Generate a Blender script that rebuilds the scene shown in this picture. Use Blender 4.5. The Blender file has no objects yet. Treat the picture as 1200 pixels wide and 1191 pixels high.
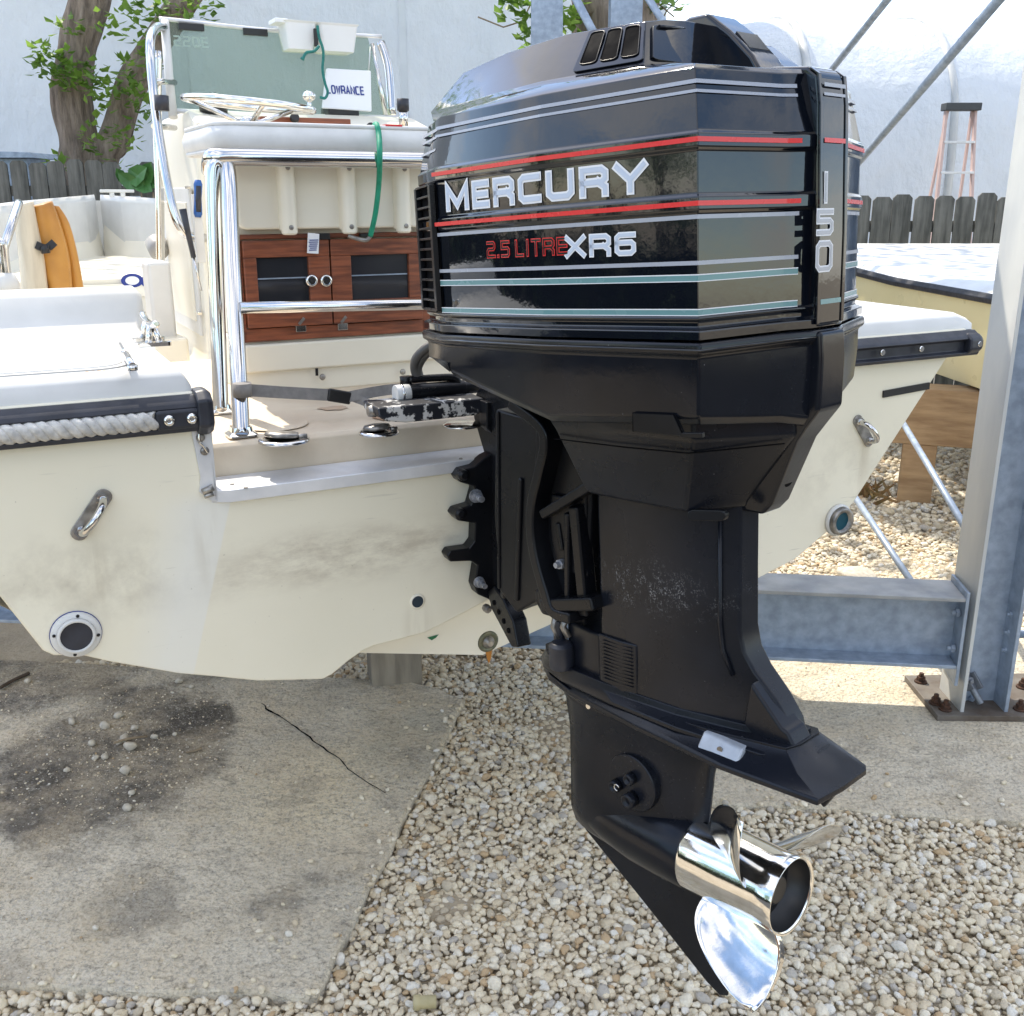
import bpy, bmesh, math, random
from mathutils import Vector, Matrix, noise
random.seed(7)
R = math.radians
sc = bpy.context.scene
COL = sc.collection

# ------------------------------------------------------------------ camera
CAM = Vector((0, 0, 1.6)); FPX = 1200.0; PITCH = R(17)
cd = bpy.data.cameras.new("camera"); co = bpy.data.objects.new("camera", cd); COL.objects.link(co)
co.location = CAM; co.rotation_euler = (R(90) - PITCH, 0, 0)
cd.sensor_width = 36; cd.lens = 36.0; cd.clip_start = 0.05; cd.clip_end = 800
sc.camera = co

# ------------------------------------------------------------------ light
SUN = Vector((-0.34, 0.50, 0.80)).normalized()
w = bpy.data.worlds.new("World"); sc.world = w; w.use_nodes = True
nt = w.node_tree; nt.nodes.clear()
sky = nt.nodes.new("ShaderNodeTexSky"); sky.sky_type = 'NISHITA'; sky.sun_disc = False
sky.sun_elevation = math.asin(SUN.z); sky.sun_rotation = math.atan2(SUN.x, SUN.y)
sky.air_density = 1.0; sky.dust_density = 0.5; sky.ozone_density = 1.0
tc = nt.nodes.new("ShaderNodeTexCoord")
mp = nt.nodes.new("ShaderNodeMapping"); mp.inputs['Scale'].default_value = (1, 1, 2.2); mp.inputs['Location'].default_value = (3.7, 1.3, 0.4)
nz = nt.nodes.new("ShaderNodeTexNoise"); nz.inputs['Scale'].default_value = 2.6; nz.inputs['Detail'].default_value = 7; nz.inputs['Roughness'].default_value = 0.58
cr = nt.nodes.new("ShaderNodeValToRGB"); cr.color_ramp.elements[0].position = 0.45; cr.color_ramp.elements[1].position = 0.66
mx = nt.nodes.new("ShaderNodeMix"); mx.data_type = 'RGBA'; mx.inputs['B'].default_value = (6.6, 6.3, 5.9, 1)
bg = nt.nodes.new("ShaderNodeBackground"); bg.inputs['Strength'].default_value = 0.15
wo = nt.nodes.new("ShaderNodeOutputWorld")
L = nt.links.new
L(tc.outputs['Generated'], mp.inputs['Vector']); L(mp.outputs[0], nz.inputs['Vector']); L(nz.outputs['Fac'], cr.inputs[0])
L(cr.outputs[0], mx.inputs['Factor']); L(sky.outputs[0], mx.inputs['A']); L(mx.outputs['Result'], bg.inputs['Color']); L(bg.outputs[0], wo.inputs[0])
sd = bpy.data.lights.new("sun", 'SUN'); so = bpy.data.objects.new("sun", sd); COL.objects.link(so)
sd.energy = 2.4; sd.angle = R(0.53); sd.color = (1.0, 0.91, 0.77)
so.rotation_euler = SUN.to_track_quat('Z', 'Y').to_euler(); so.location = (0, 0, 20)
vs = sc.view_settings; vs.view_transform = 'Standard'; vs.look = 'None'; vs.gamma = 1; vs.exposure = 1.42; vs.use_curve_mapping = False

# ------------------------------------------------------------------ helpers
_fw = Vector((0, math.cos(PITCH), -math.sin(PITCH))); _up = Vector((0, math.sin(PITCH), math.cos(PITCH))); _rt = Vector((1, 0, 0))
def ray(x, y): return _rt * ((x - 600) / FPX) + _up * ((595.5 - y) / FPX) + _fw
def hit(x, y, o, n): r = ray(x, y); return CAM + r * ((o - CAM).dot(n) / r.dot(n))     # sight line meets a real plane
def wy(x, y, Y): return hit(x, y, Vector((0, Y, 0)), Vector((0, 1, 0)))
def wz(x, y, z=0.0): return hit(x, y, Vector((0, 0, z)), Vector((0, 0, 1)))

def tag(o, label=None, cat=None, group=None, kind=None):
    if label: o['label'] = label
    if cat: o['category'] = cat
    if group: o['group'] = group
    if kind: o['kind'] = kind
    return o
def empty(name, loc=(0, 0, 0), rot=None):
    o = bpy.data.objects.new(name, None); COL.objects.link(o); o.location = loc
    o.empty_display_size = 0.1
    if rot is not None: o.rotation_euler = rot
    return o
def dup(o, parent=None):
    c = o.copy(); COL.objects.link(c)
    if parent: c.parent = parent
    for ch in list(o.children): dup(ch, c)
    return c

class MB:
    def __init__(s): s.v = []; s.f = []; s.sm = []
    def add(s, vs, fs, smooth=False):
        b = len(s.v); s.v += [Vector(p) for p in vs]
        for f in fs: s.f.append([b + i for i in f]); s.sm.append(smooth)
        return s
    def box(s, x0, x1, y0, y1, z0, z1, M=None):
        vs = [Vector((x, y, z)) for z in (z0, z1) for y in (y0, y1) for x in (x0, x1)]
        if M is not None: vs = [M @ p for p in vs]
        return s.add(vs, [(0, 2, 3, 1), (4, 5, 7, 6), (0, 1, 5, 4), (2, 6, 7, 3), (0, 4, 6, 2), (1, 3, 7, 5)])
    def bar(s, a, b, w, h, upv=(0, 0, 1)):
        a = Vector(a); b = Vector(b); d = (b - a).normalized(); u = Vector(upv)
        sx = d.cross(u).normalized(); uu = sx.cross(d)
        vs = []
        for p in (a, b):
            for i, j in ((-1, -1), (1, -1), (1, 1), (-1, 1)): vs.append(p + sx * (i * w / 2) + uu * (j * h / 2))
        return s.add(vs, [(3, 2, 1, 0), (4, 5, 6, 7), (0, 1, 5, 4), (1, 2, 6, 5), (2, 3, 7, 6), (3, 0, 4, 7)])
    def tube(s, pts, r, n=12, cap=True, closed=False):
        pts = [Vector(p) for p in pts]; m = len(pts)
        rs = r if isinstance(r, (list, tuple)) else [r] * m
        vs = []; prev = None
        for i, p in enumerate(pts):
            a = pts[(i - 1) % m] if (closed or i > 0) else p
            b = pts[(i + 1) % m] if (closed or i < m - 1) else p
            d = (b - a).normalized()
            if prev is None: prev = d.orthogonal().normalized()
            u = (prev - d * prev.dot(d)).normalized(); prev = u; v = d.cross(u)
            for k in range(n):
                t = 2 * math.pi * k / n; vs.append(p + (u * math.cos(t) + v * math.sin(t)) * rs[i])
        fs = []
        for i in range(m if closed else m - 1):
            j = (i + 1) % m
            for k in range(n): fs.append((i * n + k, i * n + (k + 1) % n, j * n + (k + 1) % n, j * n + k))
        s.add(vs, fs, True)
        if cap and not closed:
            b = len(s.v) - m * n
            s.f.append([b + k for k in range(n)][::-1]); s.sm.append(False)
            s.f.append([b + (m - 1) * n + k for k in range(n)]); s.sm.append(False)
        return s
    def lathe(s, prof, o, ax, n=24, cap0=True, cap1=True, smooth=True):     # prof: (distance along ax, radius)
        o = Vector(o); ax = Vector(ax).normalized(); u = ax.orthogonal().normalized(); v = ax.cross(u)
        vs = []
        for d, r in prof:
            for k in range(n):
                t = 2 * math.pi * k / n; vs.append(o + ax * d + (u * math.cos(t) + v * math.sin(t)) * r)
        fs = []
        for i in range(len(prof) - 1):
            for k in range(n): fs.append((i * n + k, i * n + (k + 1) % n, (i + 1) * n + (k + 1) % n, (i + 1) * n + k))
        b = len(s.v); s.add(vs, fs, smooth)
        if cap0: s.f.append([b + k for k in range(n)][::-1]); s.sm.append(False)
        if cap1: s.f.append([b + (len(prof) - 1) * n + k for k in range(n)]); s.sm.append(False)
        return s
    def prism(s, poly, fn, d0, d1):      # poly in 2-D, fn(x, y, d) -> point
        n = len(poly); vs = [fn(x, y, d0) for x, y in poly] + [fn(x, y, d1) for x, y in poly]
        return s.add(vs, [list(range(n))[::-1], list(range(n, 2 * n))] + [(i, (i + 1) % n, n + (i + 1) % n, n + i) for i in range(n)])
    def rings(s, rings, cap0=True, cap1=True, smooth=False, closed=True):
        n = len(rings[0]); vs = [p for r in rings for p in r]; fs = []
        for i in range(len(rings) - 1):
            for k in range(n if closed else n - 1):
                fs.append((i * n + k, i * n + (k + 1) % n, (i + 1) * n + (k + 1) % n, (i + 1) * n + k))
        if cap0: fs.append(list(range(n))[::-1])
        if cap1: fs.append([(len(rings) - 1) * n + k for k in range(n)])
        return s.add(vs, fs, smooth)
    def build(s, name, m, parent=None, bevel=0, seg=2, fixn=True, subsurf=0, hard=True):
        me = bpy.data.meshes.new(name); me.from_pydata(s.v, [], s.f); me.update()
        if fixn:
            bm = bmesh.new(); bm.from_mesh(me); bmesh.ops.recalc_face_normals(bm, faces=bm.faces); bm.to_mesh(me); bm.free()
        for p, q in zip(me.polygons, s.sm): p.use_smooth = q
        me.materials.append(m)
        o = bpy.data.objects.new(name, me); COL.objects.link(o)
        if parent: o.parent = parent
        if bevel:
            for p in me.polygons: p.use_smooth = True
            b = o.modifiers.new("bevel", 'BEVEL'); b.width = bevel; b.segments = seg; b.limit_method = 'ANGLE'; b.angle_limit = R(28); b.harden_normals = hard
        if subsurf:
            q = o.modifiers.new("sub", 'SUBSURF'); q.levels = subsurf; q.render_levels = subsurf
        return o

def curve(pts, n=6):                                   # Catmull-Rom through points
    P = [Vector(p) for p in pts]; out = []
    for i in range(len(P) - 1):
        p0 = P[max(i - 1, 0)]; p1 = P[i]; p2 = P[i + 1]; p3 = P[min(i + 2, len(P) - 1)]
        for k in range(n):
            t = k / n
            out.append(0.5 * ((2 * p1) + (p2 - p0) * t + (2 * p0 - 5 * p1 + 4 * p2 - p3) * t * t + (3 * p1 - p0 - 3 * p2 + p3) * t ** 3))
    out.append(P[-1]); return out

# ------------------------------------------------------------------ materials
MATS = {}
class NT:
    def __init__(s, name):
        s.m = bpy.data.materials.new(name); s.m.use_nodes = True; s.t = s.m.node_tree
        s.p = s.t.nodes['Principled BSDF']; s.tc = s.t.nodes.new("ShaderNodeTexCoord"); s.co = s.tc.outputs['Object']
    def n(s, t, **k):
        q = s.t.nodes.new(t)
        for a, b in k.items(): setattr(q, a, b)
        return q
    def l(s, a, b): s.t.links.new(a, b)
    def noise(s, scale, detail=5, rough=0.55, vec=None, stretch=None, dist=0):
        q = s.n("ShaderNodeTexNoise"); q.inputs['Scale'].default_value = scale; q.inputs['Detail'].default_value = detail; q.inputs['Roughness'].default_value = rough; q.inputs['Distortion'].default_value = dist
        v = vec or s.co
        if stretch:
            m = s.n("ShaderNodeMapping"); m.inputs['Scale'].default_value = stretch; s.l(v, m.inputs['Vector']); v = m.outputs[0]
        s.l(v, q.inputs['Vector']); return q.outputs['Fac']
    def voro(s, scale, feature='F1', out='Distance', vec=None):
        q = s.n("ShaderNodeTexVoronoi"); q.feature = feature; q.inputs['Scale'].default_value = scale; s.l(vec or s.co, q.inputs['Vector']); return q.outputs[out]
    def ramp(s, fac, *st, interp='LINEAR'):
        q = s.n("ShaderNodeValToRGB"); e = q.color_ramp.elements; q.color_ramp.interpolation = interp
        while len(e) < len(st): e.new(0.5)
        for a, (p, c) in zip(e, st):
            a.position = p; a.color = (c, c, c, 1) if isinstance(c, (int, float)) else (*c, 1)
        s.l(fac, q.inputs[0]); return q.outputs[0]
    def mix(s, fac, a, b, mode='MIX'):
        q = s.n("ShaderNodeMix"); q.data_type = 'RGBA'; q.blend_type = mode
        for nm, val in (('Factor', fac), ('A', a), ('B', b)):
            if isinstance(val, (int, float)): q.inputs[nm].default_value = val if nm == 'Factor' else (val, val, val, 1)
            elif isinstance(val, tuple): q.inputs[nm].default_value = (*val, 1)
            else: s.l(val, q.inputs[nm])
        return q.outputs['Result']
    def math(s, op, a, b=None, clamp=False):
        q = s.n("ShaderNodeMath"); q.operation = op; q.use_clamp = clamp
        for i, val in enumerate((a, b)):
            if val is None: continue
            if isinstance(val, (int, float)): q.inputs[i].default_value = val
            else: s.l(val, q.inputs[i])
        return q.outputs[0]
    def blob(s, c, r0, r1, warp=0.12, sc=5, stretch=(1, 1, 1)):             # soft stain: 1 inside r0, 0 past r1
        m = s.n("ShaderNodeMapping"); m.vector_type = 'POINT'
        m.inputs['Location'].default_value = tuple(-a * b for a, b in zip(c, stretch)); m.inputs['Scale'].default_value = stretch
        s.l(s.co, m.inputs['Vector']); ln = s.n("ShaderNodeVectorMath"); ln.operation = 'LENGTH'; s.l(m.outputs[0], ln.inputs[0])
        nzv = s.noise(sc, 5); d = s.math('ADD', ln.outputs['Value'], s.math('MULTIPLY', s.math('SUBTRACT', nzv, 0.5), warp * 2))
        q = s.n("ShaderNodeMapRange"); q.interpolation_type = 'SMOOTHSTEP'; s.l(d, q.inputs[0])
        q.inputs[1].default_value = r0; q.inputs[2].default_value = r1; q.inputs[3].default_value = 1; q.inputs[4].default_value = 0
        return q.outputs[0]
    def bump(s, h, strength=0.3, dist=0.01, prev=None):
        q = s.n("ShaderNodeBump"); q.inputs['Strength'].default_value = strength; q.inputs['Distance'].default_value = dist; s.l(h, q.inputs['Height'])
        if prev is not None: s.l(prev, q.inputs['Normal'])
        s.l(q.outputs[0], s.p.inputs['Normal']); return q.outputs[0]
    def set(s, base=None, rough=None, metal=None, **k):
        for nm, val in (('Base Color', base), ('Roughness', rough), ('Metallic', metal)):
            if val is None: continue
            if isinstance(val, tuple): s.p.inputs[nm].default_value = (*val, 1)
            elif isinstance(val, (int, float)): s.p.inputs[nm].default_value = val
            else: s.l(val, s.p.inputs[nm])
        for a, b in k.items(): s.p.inputs[a.replace('_', ' ')].default_value = b
        return s.m
def pm(name, c1, c2=None, scale=8, rough=0.5, metal=0.0, bump=0.0, bscale=40, bdist=0.004, stretch=None, lo=0.35, hi=0.65, detail=6, **k):
    t = NT(name)
    base = c1
    if c2: base = t.ramp(t.noise(scale, detail, stretch=stretch), (lo, c1), (hi, c2))
    rg = t.ramp(t.noise(scale * 2.3, 4), (0.3, max(0.02, rough * 0.8)), (0.7, min(1, rough * 1.25)))
    m = t.set(base, rg, metal, **k)
    if bump: t.bump(t.noise(bscale, 5, stretch=stretch), bump, bdist)
    return m
# materials used across the scene
WHITE = pm("white_gelcoat", (0.70, 0.695, 0.67), (0.58, 0.575, 0.55), 6, 0.38, bump=0.08, bscale=60, lo=.3, hi=.75, detail=9)
CREAM = pm("cream_gelcoat", (0.82, 0.77, 0.645), (0.76, 0.71, 0.585), 2.5, 0.35, bump=0.03, bscale=30)
DECKM = pm("deck_gelcoat", (0.74, 0.64, 0.49), (0.60, 0.49, 0.36), 5, 0.5, bump=0.15, bscale=160)
VINYL = pm("white_vinyl", (0.72, 0.71, 0.69), (0.58, 0.57, 0.55), 9, 0.45, bump=0.12, bscale=45, bdist=0.006)
STEEL = pm("stainless", (0.66, 0.65, 0.63), (0.58, 0.57, 0.56), 12, 0.13, 1.0)
CHROME = pm("polished_steel", (0.84, 0.83, 0.81), (0.66, 0.65, 0.62), 34, 0.10, 1.0, bump=0.06, bscale=30, bdist=0.004)
ALU = pm("aluminium", (0.74, 0.74, 0.75), (0.60, 0.61, 0.63), 14, 0.42, 0.35, bump=0.05, bscale=50)
DKMET = pm("dark_worn_metal", (0.16, 0.15, 0.14), (0.42, 0.40, 0.37), 40, 0.4, 0.8, bump=0.1, bscale=80)
RUBBER = pm("black_rubber", (0.012, 0.014, 0.022), (0.03, 0.033, 0.045), 20, 0.42, bump=0.12, bscale=25, bdist=0.006)
BLACKP = pm("black_plastic", (0.012, 0.012, 0.013), None, 8, 0.4)
TEAK = pm("teak", (0.27, 0.082, 0.036), (0.12, 0.036, 0.018), 9, 0.42, stretch=(1.5, 1, 16), bump=0.06, bscale=20)
SMOKE = pm("smoked_acrylic", (0.022, 0.024, 0.028), (0.03, 0.03, 0.034), 5, 0.09)
GALV = pm("galvanised_steel", (0.37, 0.44, 0.54), (0.25, 0.305, 0.385), 22, 0.45, 0.35, bump=0.06, bscale=60, detail=8)
GALV_PALE = pm("sunlit_pale_steel", (0.62, 0.62, 0.585), (0.42, 0.44, 0.455), 4, 0.55, 0.1, bump=0.06, bscale=60, stretch=(1, 1, 0.3))  # paleness of the sunlit flange put into the colour; shed ribs share it
ROPE = pm("rope_fibre", (0.62, 0.60, 0.56), (0.38, 0.37, 0.35), 60, 0.85, bump=0.4, bscale=220, bdist=0.003)
TEAL = pm("teal_cord", (0.01, 0.13, 0.12), (0.02, 0.2, 0.17), 60, 0.7)
GREEN = pm("green_cord", (0.0, 0.20, 0.11), (0.01, 0.28, 0.16), 60, 0.6)
GREYW = pm("grey_webbing", (0.23, 0.215, 0.20), (0.17, 0.16, 0.15), 60, 0.8, bump=0.3, bscale=300, bdist=0.001)
ORANGE = pm("orange_vinyl", (0.56, 0.27, 0.055), (0.40, 0.17, 0.03), 6, 0.35, bump=0.15, bscale=22)
PLANK = pm("weathered_picket", (0.150, 0.150, 0.138), (0.060, 0.062, 0.057), 7, 0.85, bump=0.5, bscale=30, stretch=(3, 3, 0.35), bdist=0.01)
TIMBER = pm("sawn_timber", (0.46, 0.31, 0.17), (0.30, 0.19, 0.10), 5, 0.75, bump=0.25, bscale=20, stretch=(1, 6, 6))
OLDTIM = pm("grey_timber", (0.30, 0.26, 0.20), (0.18, 0.155, 0.12), 6, 0.85, bump=0.4, bscale=24, stretch=(4, 4, 0.5))
BLUEP = pm("blue_plastic", (0.02, 0.10, 0.33), None, 8, 0.4)
CARD = pm("white_card", (0.78, 0.79, 0.80), (0.74, 0.75, 0.76), 5, 0.5)
INKB = pm("blue_ink", (0.01, 0.03, 0.22), None, 8, 0.5)
STRUT = pm("stone", (0.46, 0.42, 0.35), (0.32, 0.29, 0.24), 30, 0.85, bump=0.3, bscale=60)

# hull gelcoat with the grime the photograph shows on the transom
t = NT("stained_hull")
c = t.ramp(t.noise(2.2, 6), (0.35, (0.83, 0.78, 0.635)), (0.65, (0.78, 0.73, 0.58)))
sm = t.math('MULTIPLY', t.blob((-0.30, 0, 0.985), 0.05, 0.33, 0.10, 9, (0.9, 0.2, 4.2)), t.ramp(t.noise(11, 10, 0.74, stretch=(.8, 1, 2.2)), (0.40, 0.0), (0.60, 1.0)))
c = t.mix(t.math('MULTIPLY', sm, 0.62), c, (0.40, 0.335, 0.255))
sm = t.math('MULTIPLY', t.blob((-0.72, 0, 1.01), 0.02, 0.30, 0.10, 9, (1.0, 0.2, 2.6)), t.ramp(t.noise(11, 8, 0.65), (0.42, 0.0), (0.66, 1.0)))
c = t.mix(t.math('MULTIPLY', sm, 0.6), c, (0.40, 0.35, 0.27))
sm = t.math('MULTIPLY', t.blob((0.85, 0, 1.0), 0.02, 0.34, 0.10, 9, (1.0, 0.2, 2.0)), t.ramp(t.noise(9, 8, 0.65), (0.45, 0.0), (0.7, 1.0)))
c = t.mix(t.math('MULTIPLY', sm, 0.45), c, (0.42, 0.37, 0.29))
sx = t.n("ShaderNodeSeparateXYZ"); t.l(t.co, sx.inputs[0])                                # whiter repaired strip with one hard slanting edge
dd = t.math('SUBTRACT', sx.outputs[0], t.math('ADD', t.math('MULTIPLY', t.math('SUBTRACT', sx.outputs[2], 1.115), .29), -.502))
rep = t.math('MULTIPLY', t.ramp(t.math('MULTIPLY', t.math('ADD', dd, .12), 8.0), (0.0, 0.0), (0.55, 1.0), (0.955, 1.0), (0.975, 0.0)), t.ramp(t.math('SUBTRACT', 1.14, sx.outputs[2]), (0.0, 0.0), (0.03, 1.0), (0.30, .8), (0.42, 0.0)))
c = t.mix(t.math('MULTIPLY', rep, 0.6), c, (0.78, 0.78, 0.75))
for (x, z, k) in ((-.72, 1.02, .5), (-.175, .80, .45), (.93, 1.02, .4), (-.545, 1.05, .3)):
    dr = t.math('MULTIPLY', t.blob((x, 0, z), .0, .10, .02, 20, (2.6, .2, .75)), t.ramp(t.noise(26, 4, stretch=(1, 1, .12)), (.45, 0.0), (.62, k)))
    c = t.mix(dr, c, (0.44, 0.37, 0.26))
scr = t.math('MULTIPLY', t.ramp(t.noise(60, 2, stretch=(.12, 1, 1.6)), (.66, 0.0), (.70, .5)), t.ramp(t.noise(3, 3), (.5, 0.0), (.6, 1.0)))
c = t.mix(scr, c, (0.50, 0.46, 0.37))
c = t.mix(t.ramp(t.noise(120, 3), (.70, 0.0), (.74, .5)), c, (0.40, 0.36, 0.29))
t.bump(t.noise(9, 4), 0.04, 0.01)
HULLM = t.set(c, t.ramp(t.noise(6, 4), (0.3, 0.30), (0.7, 0.48)))

# engine paints: upper cowl gloss with orange peel, lower cowl satin, leg satin with salt specks
t = NT("gloss_black_cowl")
t.bump(t.noise(46, 3), 0.045, 0.004)
GLOSS = t.set((0.0045, 0.006, 0.010), t.ramp(t.noise(14, 5), (0.35, 0.035), (0.7, 0.075)), 0.0, Coat_Weight=0.25, Coat_Roughness=0.03, Specular_IOR_Level=0.5)
def satin(name, base, r0, r1, speck, zc=None):
    t = NT(name)
    d = t.ramp(t.noise(7, 6), (0.35, base), (0.7, tuple(b * 1.7 + 0.002 for b in base)))
    sp = t.ramp(t.voro(130), (0.05, 1.0), (0.13, 0.0))
    msk = t.ramp(t.noise(5, 5), (0.55, 0.0), (0.75, 1.0)) if zc is None else t.math('MULTIPLY', t.blob(zc[0], zc[1], zc[2], 0.03, 18, zc[3]), t.math('MULTIPLY', t.ramp(t.noise(40, 6, .75, stretch=(1, 1.6, 1)), (0.46, 0.0), (0.60, 1.0)), t.ramp(t.noise(170, 2), (0.42, 0.0), (0.56, 1.0))))
    if zc is not None:
        sp = t.ramp(t.noise(420, 3, 0.6), (0.50, 0.0), (0.58, 1.0))
    d = t.mix(t.math('MULTIPLY', t.math('MULTIPLY', sp, msk), speck), d, (0.42, 0.42, 0.43))
    fine = t.ramp(t.voro(75), (0.03, 1.0), (0.06, 0.0))
    d = t.mix(t.math('MULTIPLY', t.math('MULTIPLY', fine, t.ramp(t.noise(21, 2), (0.56, 0.0), (0.6, 1.0))), 0.5), d, (0.3, 0.3, 0.31))
    t.bump(t.noise(60, 4), 0.05, 0.003)
    return t.set(d, t.ramp(t.noise(9, 5), (0.3, r0), (0.7, r1)), Specular_IOR_Level=0.26)
LOWCOWL = satin("satin_black_lower_cowl", (0.0045, 0.0055, 0.0085), 0.11, 0.22, 0.25)
LEGM = satin("satin_black_leg", (0.0050, 0.0060, 0.0092), 0.21, 0.34, 0.50, ((-0.06, 0.20, 0.455), 0.02, 0.085, (0.25, 0.55, 1.6)))
GEARM = satin("satin_black_gearcase", (0.0050, 0.0060, 0.0092), 0.18, 0.32, 0.35)
BRKT = satin("satin_black_bracket", (0.0040, 0.0044, 0.0058), 0.22, 0.36, 0.2)
t = NT("chipped_black")
ch = t.ramp(t.noise(34, 7, 0.62), (0.54, 0.0), (0.57, 1.0))
CHIP = t.set(t.mix(ch, (0.010, 0.011, 0.016), (0.50, 0.49, 0.47)), 0.45)
RED = pm("red_stripe", (0.66, 0.022, 0.025), None, 8, 0.25)
SILV = pm("silver_stripe", (0.34, 0.36, 0.41), None, 8, 0.25)
TEALS = pm("teal_stripe", (0.12, 0.25, 0.26), None, 8, 0.25)
WHT = pm("white_print", (0.76, 0.77, 0.79), None, 8, 0.5, Specular_IOR_Level=0.2)
PALE = pm("pale_blue_print", (0.50, 0.56, 0.66), None, 8, 0.5, Specular_IOR_Level=0.2)
INK = pm("black_print", (0.006, 0.007, 0.01), None, 8, 0.2)
HOLE = pm("dark_void", (0.003, 0.003, 0.004), None, 8, 0.8, Specular_IOR_Level=0.05)
ANODE = pm("zinc_anode", (0.46, 0.49, 0.53), (0.36, 0.39, 0.43), 30, 0.5, 0.3, bump=0.1, bscale=90)

# lettering made of strokes: every glyph on a unit square
G = {'M': [[(0, 0), (0, 1), (.5, .12), (1, 1), (1, 0)]], 'E': [[(1, 1), (0, 1), (0, 0), (1, 0)], [(0, .5), (.92, .5)]],
     'R': [[(0, 0), (0, 1), (.84, 1), (1, .86), (1, .60), (.86, .46), (0, .46)], [(.72, .46), (1, .24), (1, 0)]],
     'C': [[(1, 1), (.16, 1), (0, .86), (0, .14), (.16, 0), (1, 0)]], 'U': [[(0, 1), (0, .16), (.16, 0), (.84, 0), (1, .16), (1, 1)]],
     'Y': [[(0, 1), (.5, .42), (1, 1)], [(.5, .42), (.5, 0)]], 'X': [[(0, 0), (1, 1)], [(0, 1), (1, 0)]],
     '6': [[(1, 1), (.16, 1), (0, .86), (0, .14), (.16, 0), (.84, 0), (1, .14), (1, .45), (.86, .58), (0, .58)]],
     '1': [[(.5, 0), (.5, 1)]], '5': [[(1, 1), (0, 1), (0, .56), (.86, .56), (1, .44), (1, .14), (.86, 0), (0, 0)]],
     '0': [[(.5, 1), (.16, 1), (0, .86), (0, .14), (.16, 0), (.84, 0), (1, .14), (1, .86), (.84, 1), (.5, 1)]],
     '2': [[(0, 1), (.86, 1), (1, .88), (1, .64), (.86, .52), (.14, .52), (0, .40), (0, 0), (1, 0)]], '.': [[(0, 0), (.12, 0)]],
     'L': [[(0, 1), (0, 0), (1, 0)]], 'I': [[(.5, 0), (.5, 1)]], 'T': [[(0, 1), (1, 1)], [(.5, 1), (.5, 0)]],
     'O': [[(.5, 1), (.2, 1), (0, .8), (0, .2), (.2, 0), (.8, 0), (1, .2), (1, .8), (.8, 1), (.5, 1)]],
     'W': [[(0, 1), (.25, 0), (.5, .85), (.75, 0), (1, 1)]], 'A': [[(0, 0), (.5, 1), (1, 0)], [(.2, .33), (.8, .33)]],
     'N': [[(0, 0), (0, 1), (1, 0), (1, 1)]], 'Z': [[(1, 1), (0, 1), (0, 0), (1, 0)], [(0, .5), (.92, .5)]]}
def glyph(mb, ch, x, y, gw, gh, T, fn, off, ext=0.0):
    """one letter as flat ribbons: fn(x, y, offset) -> point; T stroke width, ext lengthens stroke ends"""
    for si, st in enumerate(G[ch]):
        P = [Vector((x + a * gw, y + b * gh)) for a, b in st]; n = len(P); closed = (P[0] - P[-1]).length < 1e-6
        Lp = []; Rp = []
        for i in range(n):
            a = P[i - 1] if i > 0 else (P[-2] if closed else None)
            b = P[i + 1] if i < n - 1 else (P[1] if closed else None)
            d0 = (P[i] - a).normalized() if a is not None else None; d1 = (b - P[i]).normalized() if b is not None else None
            if d0 is None: d0 = d1; p = P[i] - d1 * ext
            elif d1 is None: d1 = d0; p = P[i] + d0 * ext
            else: p = P[i]
            n0 = Vector((-d0.y, d0.x)); n1 = Vector((-d1.y, d1.x)); m = (n0 + n1)
            if m.length < 1e-4: m = n0
            m.normalize(); k = 1 / max(0.42, m.dot(n0))
            Lp.append(p + m * (k * T / 2)); Rp.append(p - m * (k * T / 2))
        o = off + si * 0.00012
        vs = [fn(q.x, q.y, o) for q in Lp] + [fn(q.x, q.y, o) for q in Rp]
        mb.add(vs, [(i, i + 1, n + i + 1, n + i) for i in range(n - 1)])
# ================================================================== the setting
def cyl_noise(p, s=1.0): return noise.noise(Vector(p) * s)

# ground: dusty tan earth under the gravel
t = NT("earth")
c = t.ramp(t.noise(3, 8), (0.35, (0.33, 0.275, 0.195)), (0.65, (0.50, 0.43, 0.32)))
c = t.mix(t.ramp(t.voro(38), (0.1, 0.8), (0.45, 0.0)), c, (0.40, 0.34, 0.25))
t.bump(t.noise(45, 6), 0.6, 0.02)
EARTH = t.set(c, 0.9)
g = MB(); g.add([(-300, -300, 0), (300, -300, 0), (300, 400, 0), (-300, 400, 0)], [(0, 1, 2, 3)])
tag(g.build("ground", EARTH), kind='structure')

# dark asphalt sheet added out of view to darken the cowl's reflections
g = MB(); g.prism([(-7.0, -45), (40, -45), (40, 4.2), (3.3, 4.2), (3.3, 2.1), (2.2, 1.4), (1.6, -0.4), (-7.0, -0.4)], lambda x, y, d: Vector((x, y, d)), -0.05, 0.012)
tag(g.build("added_driveway", pm("added_asphalt", (0.055, 0.055, 0.054), (0.035, 0.035, 0.035), 6, 0.9, bump=0.4, bscale=120)), kind='structure')
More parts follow.
